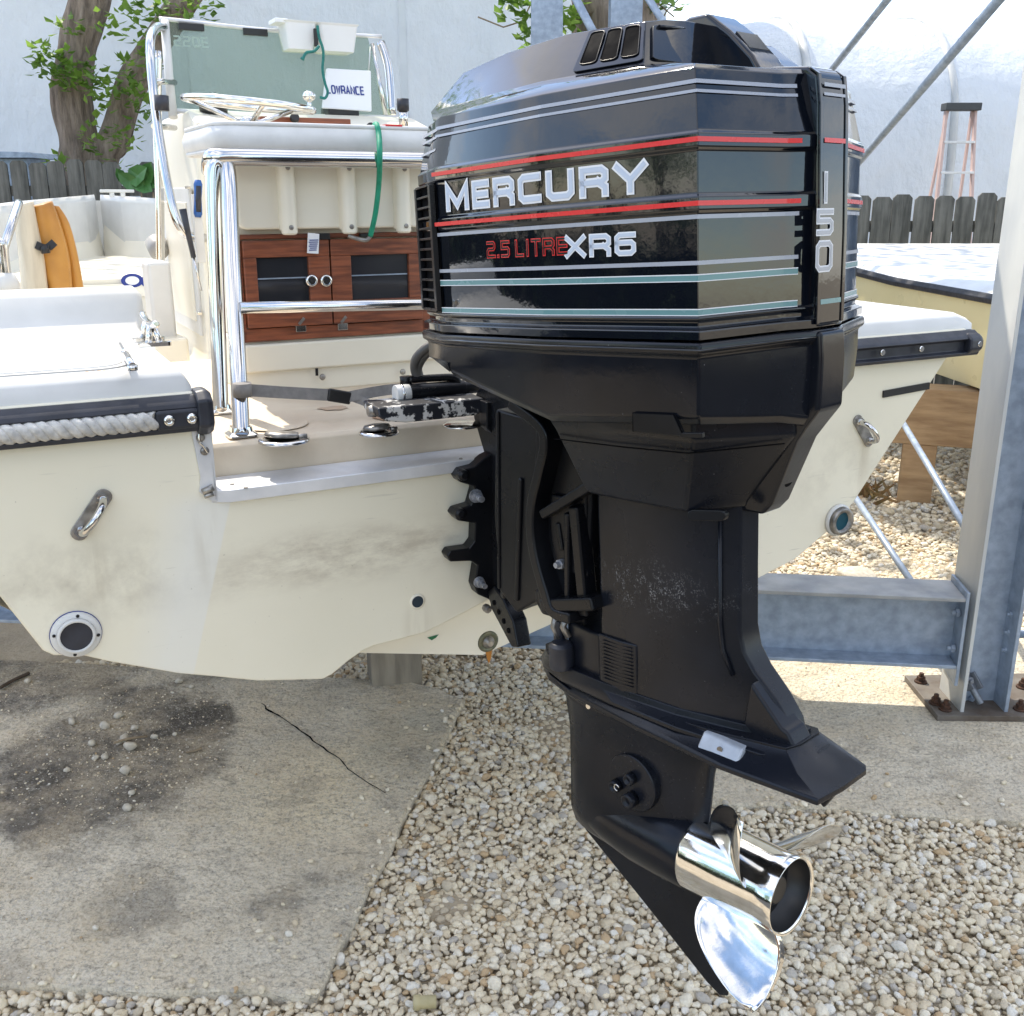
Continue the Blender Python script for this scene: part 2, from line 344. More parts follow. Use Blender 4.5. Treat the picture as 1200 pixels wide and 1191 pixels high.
# concrete slabs
def gp(x, y, z=0.035): p = wz(x, y, z); return (p.x, p.y, 0)
t = NT("worn_concrete")
c = t.ramp(t.noise(1.7, 8, 0.6), (0.30, (0.62, 0.555, 0.435)), (0.70, (0.84, 0.755, 0.60)))
c = t.mix(t.math('MULTIPLY', t.ramp(t.noise(2.6, 7, 0.62), (0.52, 0.0), (0.74, 1.0)), 0.4), c, (0.24, 0.215, 0.175))
c = t.mix(t.math('MULTIPLY', t.blob(gp(370, 925), 0.05, 0.34, 0.10, 4, (1, 0.9, 0.3)), 0.85), c, (0.84, 0.72, 0.50))      # sunlit patch painted into the colour as a sandy tone
for (px, py, r0, r1, k) in ((130, 885, .14, .50, .95), (225, 850, .02, .20, .85), (60, 765, .14, .60, .95), (160, 1062, .0, .17, .5), (40, 930, .02, .28, .7), (330, 1055, .0, .12, .6), (455, 790, .03, .18, .5), (250, 790, .02, .2, .55)):
    b = t.blob(gp(px, py), r0, r1, 0.16, 5, (1, 0.75, 0.3))
    c = t.mix(t.math('MULTIPLY', t.ramp(t.math('ADD', b, t.math('MULTIPLY', t.math('SUBTRACT', t.noise(14, 9, 0.75), .5), 1.1)), (0.30, 0.0), (0.72, 1.0)), t.ramp(t.noise(40, 6, 0.7), (0.30, k), (0.72, k * 0.6))), c, (0.050, 0.041, 0.031))
c = t.mix(t.math('MULTIPLY', t.blob(gp(480, 860), .02, .22, .1, 6, (1, .6, .3)), 0.35), c, (0.20, 0.22, 0.16))          # algae by the edge
sp = t.ramp(t.voro(95), (0.14, 1.0), (0.30, 0.0))
c = t.mix(t.math('MULTIPLY', sp, t.ramp(t.noise(8, 4), (0.42, 0.0), (0.62, 0.75))), c, (0.55, 0.53, 0.49))                # exposed aggregate
c = t.mix(t.ramp(t.noise(120, 4, 0.7), (0.30, 0.45), (0.50, 0.0)), c, (0.16, 0.14, 0.115))
blot = t.ramp(t.noise(4.5, 9, 0.72), (0.44, 0.0), (0.60, 1.0)); c = t.mix(t.math('MULTIPLY', blot, .5), c, (0.72, 0.60, 0.42))
blot = t.ramp(t.noise(6.2, 9, 0.75, stretch=(1, 1.3, 1)), (0.53, 0.0), (0.60, 1.0)); c = t.mix(t.math('MULTIPLY', blot, .34), c, (0.24, 0.21, 0.17))
c = t.mix(t.ramp(t.noise(33, 8, 0.8), (0.56, 0.0), (0.66, 0.6)), c, (0.13, 0.12, 0.105))
c = t.mix(t.ramp(t.noise(70, 6, 0.8), (0.36, .55), (0.50, 0.0)), c, (0.15, 0.13, 0.105))
c = t.mix(t.ramp(t.noise(52, 6, 0.8), (0.56, 0.0), (0.68, .6)), c, (0.78, 0.72, 0.60))
b0 = t.bump(t.noise(11, 8, 0.65), 0.8, 0.04)
b1 = t.bump(t.voro(85), 0.55, 0.008, b0)
t.bump(t.noise(150, 4, 0.7), 0.6, 0.006, b1)
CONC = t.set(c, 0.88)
def edge_poly(corners, step=0.05, amp=0.006, seed=1):
    out = []
    for i, a in enumerate(corners):
        a = Vector(a); b = Vector(corners[(i + 1) % len(corners)]); n = max(1, int((b - a).length / step)); d = (b - a).normalized(); q = Vector((-d.y, d.x, 0))
        for k in range(n):
            p = a + (b - a) * (k / n)
            if k: p = p + q * amp * noise.noise(p * 9 + Vector((seed, 0, 0))) * 2
            out.append(p)
    return out
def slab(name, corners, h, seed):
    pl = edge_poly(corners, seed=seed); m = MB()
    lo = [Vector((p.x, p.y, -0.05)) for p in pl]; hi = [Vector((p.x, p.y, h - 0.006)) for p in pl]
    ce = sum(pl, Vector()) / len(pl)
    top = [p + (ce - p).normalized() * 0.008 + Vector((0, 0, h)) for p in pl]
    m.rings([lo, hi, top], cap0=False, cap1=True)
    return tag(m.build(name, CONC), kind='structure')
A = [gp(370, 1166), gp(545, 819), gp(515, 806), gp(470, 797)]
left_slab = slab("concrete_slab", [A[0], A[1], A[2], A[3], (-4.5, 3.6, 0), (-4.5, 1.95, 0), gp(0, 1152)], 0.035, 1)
right_slab = slab("concrete_slab", [(0.50, 2.425, 0), gp(1200, 962, .03), (3.2, 2.36, 0), (3.2, 3.55, 0), (0.50, 3.55, 0)], 0.03, 5)
# the crack that runs across the left slab
m = MB()
cp = [gp(x, y, 0.0352) for x, y in ((308, 826), (312, 832), (330, 842), (352, 858), (372, 873), (398, 891), (408, 903), (430, 918), (452, 931))]
for i in range(len(cp) - 1):
    a = Vector(cp[i]); b = Vector(cp[i + 1]); n = 4
    for k in range(n):
        p = a.lerp(b, k / n); q = a.lerp(b, (k + 1) / n)
        f = lambda v: v + Vector((noise.noise(v * 40) * 0.006, noise.noise(v * 40 + Vector((9, 0, 0))) * 0.006, 0.0395))
        wd = lambda v, i: 0.0035 * (1 - i / len(cp)) * (0.7 + noise.noise(v * 30)) + 0.0008
        dd = (q - p).normalized(); s = Vector((-dd.y, dd.x, 0))
        m.add([f(p) - s * wd(p, i), f(p) + s * wd(p, i), f(q) + s * wd(q, i), f(q) - s * wd(q, i)], [(0, 1, 2, 3)])
m.build("crack", HOLE, left_slab)

# gravel: pebbles scattered by geometry nodes over everything that is not slab
t = NT("pebble")
oi = t.n("ShaderNodeObjectInfo")
c = t.ramp(oi.outputs['Random'], (0.0, (0.82, 0.72, 0.53)), (0.20, (0.70, 0.59, 0.415)), (0.36, (0.87, 0.79, 0.63)), (0.56, (0.58, 0.50, 0.37)), (0.66, (0.76, 0.66, 0.49)), (0.82, (0.56, 0.40, 0.23)), (0.87, (0.50, 0.46, 0.40)), (0.92, (0.80, 0.76, 0.67)), interp='CONSTANT')
c = t.mix(t.ramp(t.noise(0.9, 6), (0.42, 0.0), (0.78, 0.35)), c, (0.34, 0.27, 0.18))
PEB = t.set(c, 0.72); t.bump(t.noise(2.2, 5), 0.35, 0.15)
pcol = bpy.data.collections.new("pebble_shapes")
for k in range(9):
    bm = bmesh.new(); bmesh.ops.create_icosphere(bm, subdivisions=2, radius=1.0)
    sx = (1.0, random.uniform(0.7, 0.95), random.uniform(0.48, 0.75)); off = Vector((k * 7.3, 0, 0))
    for v in bm.verts:
        d = 1 + 0.42 * noise.noise(v.co * 0.95 + off) + 0.20 * noise.noise(v.co * 2.0 + off)
        v.co = Vector((v.co.x * sx[0], v.co.y * sx[1], v.co.z * sx[2])) * d
    me = bpy.data.meshes.new("pebble_shape"); bm.to_mesh(me); bm.free()
    for p in me.polygons: p.use_smooth = True
    me.materials.append(PEB); ob = bpy.data.objects.new("pebble_shape", me); pcol.objects.link(ob)
def inside(p, poly):
    r = False; n = len(poly)
    for i in range(n):
        a = poly[i]; b = poly[i - 1]
        if (a[1] > p[1]) != (b[1] > p[1]) and p[0] < (b[0] - a[0]) * (p[1] - a[1]) / (b[1] - a[1]) + a[0]: r = not r
    return r
SL1 = [A[0], A[1], A[2], A[3], (-4.5, 3.6), (-4.5, 1.95), gp(0, 1152)]; SL2 = [(0.50, 2.425), (3.2, 2.36), (3.2, 3.55), (0.50, 3.55)]
pts = []; rad = []
rg = random.Random(3)
def scatter(x0, x1, y0, y1, sp, r0, r1, layers):
    for ly in range(layers):
        y = y0
        while y < y1:
            x = x0
            while x < x1:
                px = x + rg.uniform(-.5, .5) * sp; py = y + rg.uniform(-.5, .5) * sp
                x += sp
                d = (py * math.cos(PITCH) + 1.6 * math.sin(PITCH))
                if abs(px) > d * 0.56 + 0.15: continue
                if inside((px, py), SL1) or inside((px, py), SL2): continue
                r = rg.uniform(r0 * .6, r1) * (1.45 if rg.random() < 0.09 else 1.0)
                if ly and noise.noise(Vector((px * 2.6, py * 2.6, 4))) < -.34: continue
                pts.append((px, py, ly * 0.011 + r * 0.35 + noise.noise(Vector((px * 2.2, py * 2.2, 0))) * 0.010)); rad.append(r)
            y += sp * 0.87
scatter(-1.6, 2.6, 1.35, 3.3, 0.0160, 0.0076, 0.0128, 2)
scatter(-1.2, 3.4, 3.3, 4.8, 0.023, 0.010, 0.016, 1)
scatter(0.3, 4.6, 4.8, 8.0, 0.033, 0.013, 0.022, 1)
for _ in range(110):          # strays kicked up on to the slab edges
    k = rg.random(); a, b = (A[0], A[1]) if rg.random() < .7 else (A[0], gp(0, 1152)); d = rg.random() ** 3 * .22
    px = a[0] + (b[0] - a[0]) * k; py = a[1] + (b[1] - a[1]) * k; nx, ny = (-1, .15) if b is A[1] else (0, 1)
    r = rg.uniform(.0035, .010); pts.append((px + nx * d, py + ny * d, .035 + r * .4)); rad.append(r)
for _ in range(60):
    d = rg.random() ** 2.5 * .25; r = rg.uniform(.004, .011); pts.append((rg.uniform(.5, 2.2), 2.40 + d, .03 + r * .4)); rad.append(r)
ngrav = len(pts)
for _ in range(1500):         # grit and crumbs, thickest on the dark stain
    if rg.random() < .75: c_ = gp(rg.gauss(135, 90), rg.gauss(875, 55))
    else: c_ = gp(rg.uniform(-40, 520), rg.uniform(800, 1160))
    if not inside(c_, SL1): continue
    r = .0011 + .0034 * rg.random() ** 3; pts.append((c_[0], c_[1], .0352 + r * .3)); rad.append(r)
for _ in range(500): r = .0011 + .0034 * rg.random() ** 3; pts.append((rg.uniform(.55, 2.4), rg.uniform(2.45, 3.5), .0302 + r * .3)); rad.append(r)
me = bpy.data.meshes.new("gravel"); me.from_pydata(pts, [], [])
at = me.attributes.new("prad", 'FLOAT', 'POINT'); at.data.foreach_set("value", rad)
grav = bpy.data.objects.new("gravel", me); COL.objects.link(grav); tag(grav, kind='stuff')
gn = bpy.data.node_groups.new("scatter_pebbles", 'GeometryNodeTree')
gn.interface.new_socket("Geometry", in_out='INPUT', socket_type='NodeSocketGeometry'); gn.interface.new_socket("Geometry", in_out='OUTPUT', socket_type='NodeSocketGeometry')
N_ = gn.nodes.new; gi = N_('NodeGroupInput'); go = N_('NodeGroupOutput'); ip = N_('GeometryNodeInstanceOnPoints'); ci = N_('GeometryNodeCollectionInfo')
ci.inputs['Collection'].default_value = pcol; ci.inputs['Separate Children'].default_value = True; ci.inputs['Reset Children'].default_value = True
rv = N_('FunctionNodeRandomValue'); rv.data_type = 'FLOAT_VECTOR'; rv.inputs[0].default_value = (-0.5, -0.5, 0); rv.inputs[1].default_value = (0.5, 0.5, 6.283)
na = N_('GeometryNodeInputNamedAttribute'); na.data_type = 'FLOAT'; na.inputs['Name'].default_value = "prad"
ip.inputs['Pick Instance'].default_value = True
k = gn.links.new
k(gi.outputs[0], ip.inputs['Points']); k(ci.outputs[0], ip.inputs['Instance']); k(rv.outputs[0], ip.inputs['Rotation']); k(na.outputs[0], ip.inputs['Scale']); k(ip.outputs[0], go.inputs[0])
md = grav.modifiers.new("scatter", 'NODES'); md.node_group = gn

# low dry weeds by the boat's far side
wd_ = tag(empty("weed", wz(1012, 582, 0)), "small reddish dry weed tuft on the gravel beyond the hull", "weed")
WEED = pm("dry_weed", (0.30, 0.17, 0.08), (0.18, 0.15, 0.06), 30, .8)
m = MB()
for k in range(60):
    a = rg.uniform(0, 6.28); r = rg.uniform(0, .22); p = Vector((math.cos(a) * r, math.sin(a) * r, .01)); d = Vector((rg.uniform(-1, 1), rg.uniform(-1, 1), rg.uniform(.3, 1))).normalized() * rg.uniform(.06, .14)
    s = d.cross(Vector((0, 1, .2))).normalized() * .008
    m.add([p - s, p + s, p + d * .6 + s * 1.5, p + d], [(0, 1, 2, 3)])
tag(m.build("stems", WEED, wd_), kind='stuff')
# loose stones lying on the left slab
SROCK = pm("loose_stone", (0.60, 0.55, 0.46), (0.42, 0.38, 0.31), 60, 0.85, bump=0.4, bscale=90)
def rock(loc, r, seed):
    bm = bmesh.new(); bmesh.ops.create_icosphere(bm, subdivisions=2, radius=1.0); off = Vector((seed * 5.1, 2, 0))
    for v in bm.verts:
        d = 1 + 0.40 * noise.noise(v.co * 0.9 + off) + 0.2 * noise.noise(v.co * 2.0 + off)
        v.co = Vector((v.co.x, v.co.y * 0.8, v.co.z * 0.7)) * (d * r)
    me = bpy.data.meshes.new("loose_stone"); bm.to_mesh(me); bm.free(); me.materials.append(SROCK)
    for p in me.polygons: p.use_smooth = True
    o = bpy.data.objects.new("loose_stone", me); COL.objects.link(o); o.location = Vector(loc) + Vector((0, 0, 0.035 + r * 0.5)); o.rotation_euler.z = seed
    return o
for i, (x, y, r) in enumerate(((140, 841, .013), (85, 848, .012), (123, 853, .013), (158, 855, .010), (146, 868, .014), (153, 878, .016), (140, 872, .009), (108, 873, .011), (181, 865, .009), (112, 890, .009), (123, 889, .010), (147, 906, .014), (79, 904, .008), (155, 931, .009), (149, 949, .011), (205, 862, .006), (33, 800, .01), (165, 777, .013), (210, 800, .010), (225, 806, .008))):
    tag(rock(gp(x, y), r * 1.25, i + 1), "small pale loose stone lying on the stained concrete slab", "stone", "loose stones on the stained concrete")
def stick(pts, r, nm, lab, cat, m, grp=None):
    o = MB().tube(curve(pts, 4), r, 7).build(nm, m); return tag(o, lab, cat, grp)
STICK = pm("dry_twig", (0.30, 0.24, 0.16), (0.20, 0.15, 0.10), 20, 0.9)
def onslab(x, y, z): p = wz(x, y, z); return (p.x, p.y, z)
stick([onslab(133, 871, .062), onslab(150, 866, .062), onslab(172, 863, .05)], 0.004, "twig", "pale dry twig lying across stones on the stained concrete", "twig", STICK)
stick([onslab(0, 806, .045), onslab(16, 797, .044), onslab(34, 789, .043)], 0.006, "twig", "dark twig at the left edge of the stained concrete slab", "twig", pm("dark_twig", (0.07, 0.05, 0.035), None, 8, 0.9))
stick([onslab(218, 882, .040), onslab(228, 880, .040), onslab(236, 877, .04)], 0.0035, "twig", "short tan twig alone on concrete right of the stones", "twig", STICK)
m = MB(); a = Vector(onslab(485, 1175, .035)); b = Vector(onslab(507, 1174, .037)); d = (b - a).normalized()
m.lathe([(0, .011), (0, .015), (.012, .0155), (.014, .013), (.045, .013), (.045, .009), (.01, .009)], a, d, 14)
tag(m.build("pipe_stub", pm("yellowed_pipe", (0.50, 0.43, 0.24), (0.40, 0.34, 0.18), 30, 0.5), bevel=0), "short yellowed plastic pipe stub lying in the gravel at the bottom edge", "pipe")

# ------------------------------------------------------------------ steel boat rack
BOLTM = pm("rusty_bolt", (0.10, 0.045, 0.025), (0.05, 0.03, 0.022), 80, 0.7, 0.3, bump=0.3, bscale=120)
def hexnut(mb, o, ax, r, h): mb.lathe([(0, r), (h, r), (h, r * .55), (h * 1.9, r * .55)], o, ax, 6, smooth=False)
def ibeam(axis, c0, c1, w, d, tf, twb):
    """beams: web plane between two flanges; axis 'z' columns have flanges facing x, axis 'x' beams have flanges top and bottom"""
    web = MB(); f1 = MB(); f2 = MB()
    (x0, y0, z0), (x1, y1, z1) = c0, c1
    if axis == 'z':
        f1.box(x0, x0 + tf, y0 - w / 2, y0 + w / 2, z0, z1); f2.box(x0 + d - tf, x0 + d, y0 - w / 2, y0 + w / 2, z0, z1); web.box(x0 + tf, x0 + d - tf, y0 - twb / 2, y0 + twb / 2, z0, z1)
    else:
        f1.box(x0, x1, y0 - w / 2, y0 + w / 2, z0, z0 + tf); f2.box(x0, x1, y0 - w / 2, y0 + w / 2, z0 + d - tf, z0 + d); web.box(x0, x1, y0 - twb / 2, y0 + twb / 2, z0 + tf, z0 + d - tf)
    return f1, f2, web
col = tag(empty("rack_column", (0, 0, 0)), "tall galvanised steel column bolted to the concrete at right", "column", "steel rack columns")
f1, f2, wb = ibeam('z', (1.405, 2.965, 0.03), (0, 0, 5.2), 0.165, 0.150, 0.012, 0.009)
f1.build("flange", GALV_PALE, col, .002); f2.build("flange", GALV, col, .002); wb.build("web", GALV, col)
m = MB(); pl = [(1.325, 2.86), (1.85, 2.85), (1.85, 3.16), (1.325, 3.14)]
m.prism(pl, lambda x, y, d: Vector((x, y, d)), 0.0304, 0.050); m.build("base_plate", pm("rusty_plate", (0.20, 0.185, 0.165), (0.11, 0.085, 0.065), 9, 0.7, 0.3, bump=0.2, bscale=40), col, .002)
for (x, y) in ((1.35, 2.94), (1.365, 2.90), (1.60, 2.90), (1.68, 3.05), (1.36, 3.09)):
    m = MB(); m.lathe([(0, .021), (.006, .019)], (x, y, .050), (0, 0, 1), 14); hexnut(m, (x, y, .056), (0, 0, 1), .014, .014); m.build("anchor_bolt", BOLTM, col)
# clevis and rod end bolted to the web
m = MB(); a = Vector((1.432, 2.945, .150)); b = Vector((1.475, 2.90, .070)); m.bar(a, a.lerp(b, .5), .030, .026); m.bar(a + Vector((.014, -.004, .006)), a.lerp(b, .55) + Vector((.014, -.004, .006)), .010, .034)
m.tube([a.lerp(b, .4), b], .011, 10); hexnut(m, a.lerp(b, .12) + Vector((-.0, -.016, 0)), (0.2, -1, 0.1), .014, .010)
m.build("clevis", pm("zinc_grey", (0.25, 0.27, 0.30), (0.15, 0.16, 0.18), 30, 0.45, 0.6), col, .002)
m = MB()
for zz in (.24, .30, .36): hexnut(m, (1.545, 2.93, zz), (-1, 0, 0), .010, .008)
for x in (1.444, 1.47): hexnut(m, (x, 2.955, .060 + x * .0), (0, -1, 0), .010, .006)
m.build("bolt", GALV, col)

beam = tag(empty("rack_beam", (0, 3.125, 0.30), (0, 0, R(-6.6))), "galvanised steel beam running low under the boat to the column", "beam")
f1, f2, wb = ibeam('x', (-4.4, 0, -0.105), (1.394, 0, 0), 0.16, 0.235, 0.012, 0.009)
f1.build("flange", GALV, beam, .002); f2.build("flange", pm("worn_flange", (0.42, 0.42, 0.41), (0.28, 0.29, 0.30), 9, 0.6, 0.2, bump=0.1, bscale=50), beam, .002); wb.build("web", GALV, beam)
m = MB(); m.box(1.394, 1.404, -0.082, 0.082, -0.16, .150); m.build("end_plate", GALV, beam, .0015)
for zz in (-.05, .07):
    m = MB(); hexnut(m, (1.392, -0.045, zz), (-1, 0, 0), .013, .012); m.build("bolt", GALV, beam)
for x, lab in ((0.235, "grey steel column rising behind the black engine cowl, left of two"), (0.765, "grey steel column rising behind the black engine cowl, right of two")):
    c = tag(empty("rack_column", (x, 7.6, 0)), lab, "column", "steel rack columns")
    f1, f2, wb = ibeam('z', (-.105, 0, 0), (0, 0, 6.0), 0.20, 0.21, 0.014, 0.010)
    # these two stand with a flange towards the boat
    q = MB(); q.box(-.105, .105, -.105, -.091, 0, 6); q.build("flange", GALV, c)
    q = MB(); q.box(-.105, .105, .091, .105, 0, 6); q.build("flange", GALV, c)
    q = MB(); q.box(-.006, .006, -.091, .091, 0, 6); q.build("web", GALV, c)
def brace(p, q, r, lab):
    tag(MB().tube([p, q], r, 10).build("brace_rod", GALV), lab, "brace rod", "diagonal brace rods of the rack")
brace(wy(1212, -49, 3.06), wy(955, 251, 6.5), 0.0165, "thick grey brace rod slanting up to the right behind the cowl, meeting the column")
brace(wy(1085, -57, 4.0), wy(935, 132, 6.8), 0.016, "grey brace rod slanting up behind the back corner of the cowl")
brace(wy(1000, 580, 3.7), wy(1090, 715, 3.10), 0.012, "thin grey brace rod slanting down to the beam below the hull")
brace(wy(1050, 482, 4.6), wy(1132, 620, 3.35), 0.013, "thin grey brace rod in front of the timber post, slanting down to the column")
brace(wy(668, -14, 7.3), wy(720, 85, 7.2), 0.028, "pale brace rod crossing between the two rear columns")
brace(wy(752, -14, 7.3), wy(800, 62, 7.2), 0.024, "pale brace rod crossing right of the rear columns")
tag(MB().tube([(1.51, 3.06, .235), (3.0, 3.10, .235)], 0.014, 10).build("steel_pipe", GALV), "thin pale pipe running level right of the column", "pipe")

# planks added overhead, out of the frame, only to shade the slab
cw = tag(empty("added_catwalk", (1.75, 4.40, 3.0)), "plank catwalk added overhead, out of the picture, to shade the concrete", "catwalk")
for k in range(5): MB().box(-2.3, 2.3, -.36 + k * .148, -.36 + k * .148 + .140, -.02, .02).build("added_plank", OLDTIM, cw)
for y in (-.3, .25): MB().box(-2.3, 2.3, y, y + .05, -.14, -.021).build("added_joist", OLDTIM, cw)
# timber block between hull and beam
m = MB(); m.box(-.085, .085, -.07, .07, 0, .74); o = m.build("timber_block", OLDTIM, bevel=.004); o.location = (-.40, 3.17, 0.0); o.rotation_euler.z = R(14)
tag(o, "weathered grey timber post standing under the boat hull", "timber post")

# ------------------------------------------------------------------ wrapped sheds behind the fence
t = NT("shrink_wrap")
base = t.ramp(t.noise(0.7, 6), (0.35, (0.69, 0.74, 0.80)), (0.65, (0.77, 0.81, 0.86)))
tr = t.n("ShaderNodeBsdfTranslucent"); t.l(base, tr.inputs['Color']); ms = t.n("ShaderNodeMixShader"); ms.inputs[0].default_value = 0.33
bn = t.bump(t.noise(1.6, 7, stretch=(1, 1, 0.45)), 0.8, 0.16)
t.bump(t.noise(7, 7, .65), 0.5, 0.04, bn)
t.set(base, 0.45)
t.l(t.p.outputs[0], ms.inputs[1]); t.l(tr.outputs[0], ms.inputs[2]); t.l(ms.outputs[0], t.t.nodes['Material Output'].inputs['Surface'])
WRAP = t.m
SEAM = pm("seam_tape", (0.66, 0.70, 0.75), (0.60, 0.64, 0.69), 4, .5)
def shed(name, x0, x1, prof, ribs, lab, y0):
    root = tag(empty(name, ((x0 + x1) / 2, y0, 0)), lab, "shed"); cx = (x0 + x1) / 2
    n = int((x1 - x0) / 0.22); pr = curve([(0, a, b) for a, b in prof], 5); rs = []
    for i in range(n + 1):
        x = x0 + (x1 - x0) * i / n; row = []
        for p in pr:
            sag = 0.0
            if ribs:
                ph = ((x - ribs[0]) / ribs[1]) % 1.0; sag = 0.13 * math.sin(math.pi * ph)
            w_ = noise.noise(Vector((x * 0.8, p.z * 0.8, y0))) * 0.07 + noise.noise(Vector((x * 2.3, p.z * 1.5, y0))) * 0.03
            row.append(Vector((x - cx, p.y + w_ + sag * min(1, p.z / 3), p.z - sag * 0.9 * (1 if p.z > 3 else 0) * min(1, (p.z - 3)))))
        rs.append(row)
    m = MB(); m.rings(rs, False, False, True, closed=False); m.build("plastic_wrap", WRAP, root, fixn=False)
    for sx_ in ([] if ribs else [-8.6, -6.3, -3.2, -1.05]):
        i = int((sx_ - x0) / (x1 - x0) * n); q = MB(); q.rings([[p + Vector((dx, -.012, 0)) for p in rs[i][:14]] for dx in (-.035, .035)], False, False, True, closed=False); q.build("seam_tape", SEAM, root)
    for sx in (0, -1): # ends
        q = MB(); q.add(rs[sx], [list(range(len(pr)))]); q.build("end_wall", WRAP, root)
    if ribs:
        x = ribs[0]
        while x < x1:
            if x > x0:
                MB().tube([(x - cx, p.y + .03, p.z) for p in pr], .05, 8).build("rib", GALV_PALE, root)
            x += ribs[1]
    return root
shed("wrapped_shed", -13, 1.55, [(0, 0), (0, 3), (0.05, 5.6), (0.6, 6.6), (2, 7.2), (4, 7.4), (6.5, 6.6), (7.4, 5), (7.5, 0)], None, "tall white plastic wrapped shed wall behind the trees at left", 11.2)
shed("wrapped_shed", 2.15, 15, [(0, 0), (0.0, 1.6), (.08, 2.5), (.35, 3.0), (0.9, 3.45), (1.8, 3.72), (3.2, 3.76), (4.6, 3.4), (5.2, 2.2), (5.3, 0)], (3.35, 1.62), "lower white wrapped hoop shed with ribs behind the right fence", 12.2)

# ------------------------------------------------------------------ picket fences
def picket(root, x, y, wd, top, dy, tilt):
    m = MB(); c = 0.028
    poly = [(-wd / 2, 0.02), (wd / 2, 0.02), (wd / 2, top - c), (wd / 2 - c, top), (-wd / 2 + c, top), (-wd / 2, top - c)]
    m.prism(poly, lambda a, b, d: Vector((x + a + b * tilt, y + dy + d, b)), -.009, .009)
    m.build("picket", PLANK, root)
def fence(x0, x1, y, top, pitch, lab, skip=()):
    root = tag(empty("picket_fence", ((x0 + x1) / 2, y, 0)), lab, "fence"); cx = (x0 + x1) / 2
    n = int((x1 - x0) / pitch)
    for i in range(n):
        if i in skip: continue
        picket(root, x0 + (i + .5) * pitch - cx, 0, pitch - rg.uniform(.012, .022), top + rg.uniform(-.02, .02), rg.uniform(-.004, .004), rg.uniform(-.006, .006))
    for z in (0.35, top * .62, top - .28):
        m = MB(); m.box(x0 - cx, x1 - cx, .012, .05, z, z + .085); m.build("rail", PLANK, root)
fence(-5.5, -2.6, 9.1, 1.87, 0.157, "dark weathered picket fence in front of the tree trunks at left", (14, 18))
fence(2.0, 6.2, 8.35, 1.60, 0.163, "dark weathered picket fence in front of the ladder at right")
# ------------------------------------------------------------------ trees and plants
t = NT("bark")
c = t.ramp(t.noise(5, 8, 0.65, stretch=(3, 3, 0.5)), (0.32, (0.13, 0.10, 0.08)), (0.66, (0.46, 0.37, 0.30)))
BARK = t.set(c, 0.92); t.bump(t.noise(6, 8, 0.7, stretch=(3.4, 3.4, 0.45)), 1.0, 0.07)
t = NT("leaf")
c = t.ramp(t.noise(3.2, 4), (0.35, (0.095, 0.19, 0.03)), (0.65, (0.26, 0.41, 0.075)))
tr = t.n("ShaderNodeBsdfTranslucent"); t.l(c, tr.inputs['Color']); ms = t.n("ShaderNodeMixShader"); ms.inputs[0].default_value = 0.52
t.set(c, 0.45); t.l(t.p.outputs[0], ms.inputs[1]); t.l(tr.outputs[0], ms.inputs[2]); t.l(ms.outputs[0], t.t.nodes['Material Output'].inputs['Surface'])
LEAF = t.m
def trunk(mb, pts, r0, r1, seed=0):
    P = curve(pts, 8); n = 54; m = len(P); rings = []
    for i, p in enumerate(P):
        d = (P[min(i + 1, m - 1)] - P[max(i - 1, 0)]).normalized(); u = Vector((1, 0, 0)); u = (u - d * u.dot(d)).normalized(); v = d.cross(u); r = r0 + (r1 - r0) * i / (m - 1)
        rings.append([p + (u * math.cos(a) + v * math.sin(a)) * r * (1 + .16 * noise.noise(Vector((math.cos(a) * 2.2 + seed, math.sin(a) * 2.2, i * .11))) + .12 * noise.noise(Vector((math.cos(a) * 5 + seed, math.sin(a) * 5, i * .10))) + .09 * abs(noise.noise(Vector((math.cos(a) * 9 + seed, math.sin(a) * 9, i * .16))))) for a in [2 * math.pi * k / n for k in range(n)]])
    mb.rings(rings, smooth=True)
def leaves(mb, c, rad, n, size, rnd):
    for _ in range(n):
        while True:
            q = Vector((rnd.uniform(-1, 1), rnd.uniform(-1, 1), rnd.uniform(-1, 1)))
            if q.length < 1: break
        p = Vector(c) + Vector((q.x * rad[0], q.y * rad[1], q.z * rad[2]))
        d = Vector((q.x + rnd.uniform(-.8, .8), q.y + rnd.uniform(-.8, .8), rnd.uniform(-.6, .7))).normalized(); s = d.cross(Vector((rnd.uniform(-.4, .4), rnd.uniform(-.4, .4), 1))).normalized()
        L_ = size * rnd.uniform(.6, 1.25); W_ = L_ * .33; u = d.cross(s) * (L_ * .08)
        mb.add([p, p + d * L_ * .4 + s * W_ + u, p + d * L_, p + d * L_ * .4 - s * W_ + u, p + d * L_ * .45], [(0, 1, 4), (1, 2, 4), (2, 3, 4), (3, 0, 4)])
rl = random.Random(11)
YT = 9.75
tree = tag(empty("tree", (wy(100, 190, YT).x, YT, 0)), "rough twin-trunk tree with leaf sprouts against the white wrapped wall", "tree"); tx = tree.location
L0 = lambda x, y, dy=0: wy(x, y, YT + dy) - Vector(tx)
m = MB(); trunk(m, [(L0(98, 215).x, 0, 0)] + [L0(*p) for p in ((96, 215), (91, 165), (84, 110), (92, 55), (102, 5), (112, -45), (118, -110))], .172, .145, 1); m.build("trunk", BARK, tree)
m = MB(); trunk(m, [(L0(110, 230).x, 0.05, 0)] + [L0(*p) for p in ((120, 212), (135, 160), (155, 100), (180, 55), (212, 5), (245, -50), (270, -110))], .128, .112, 5); m.build("trunk", BARK, tree)
m = MB()
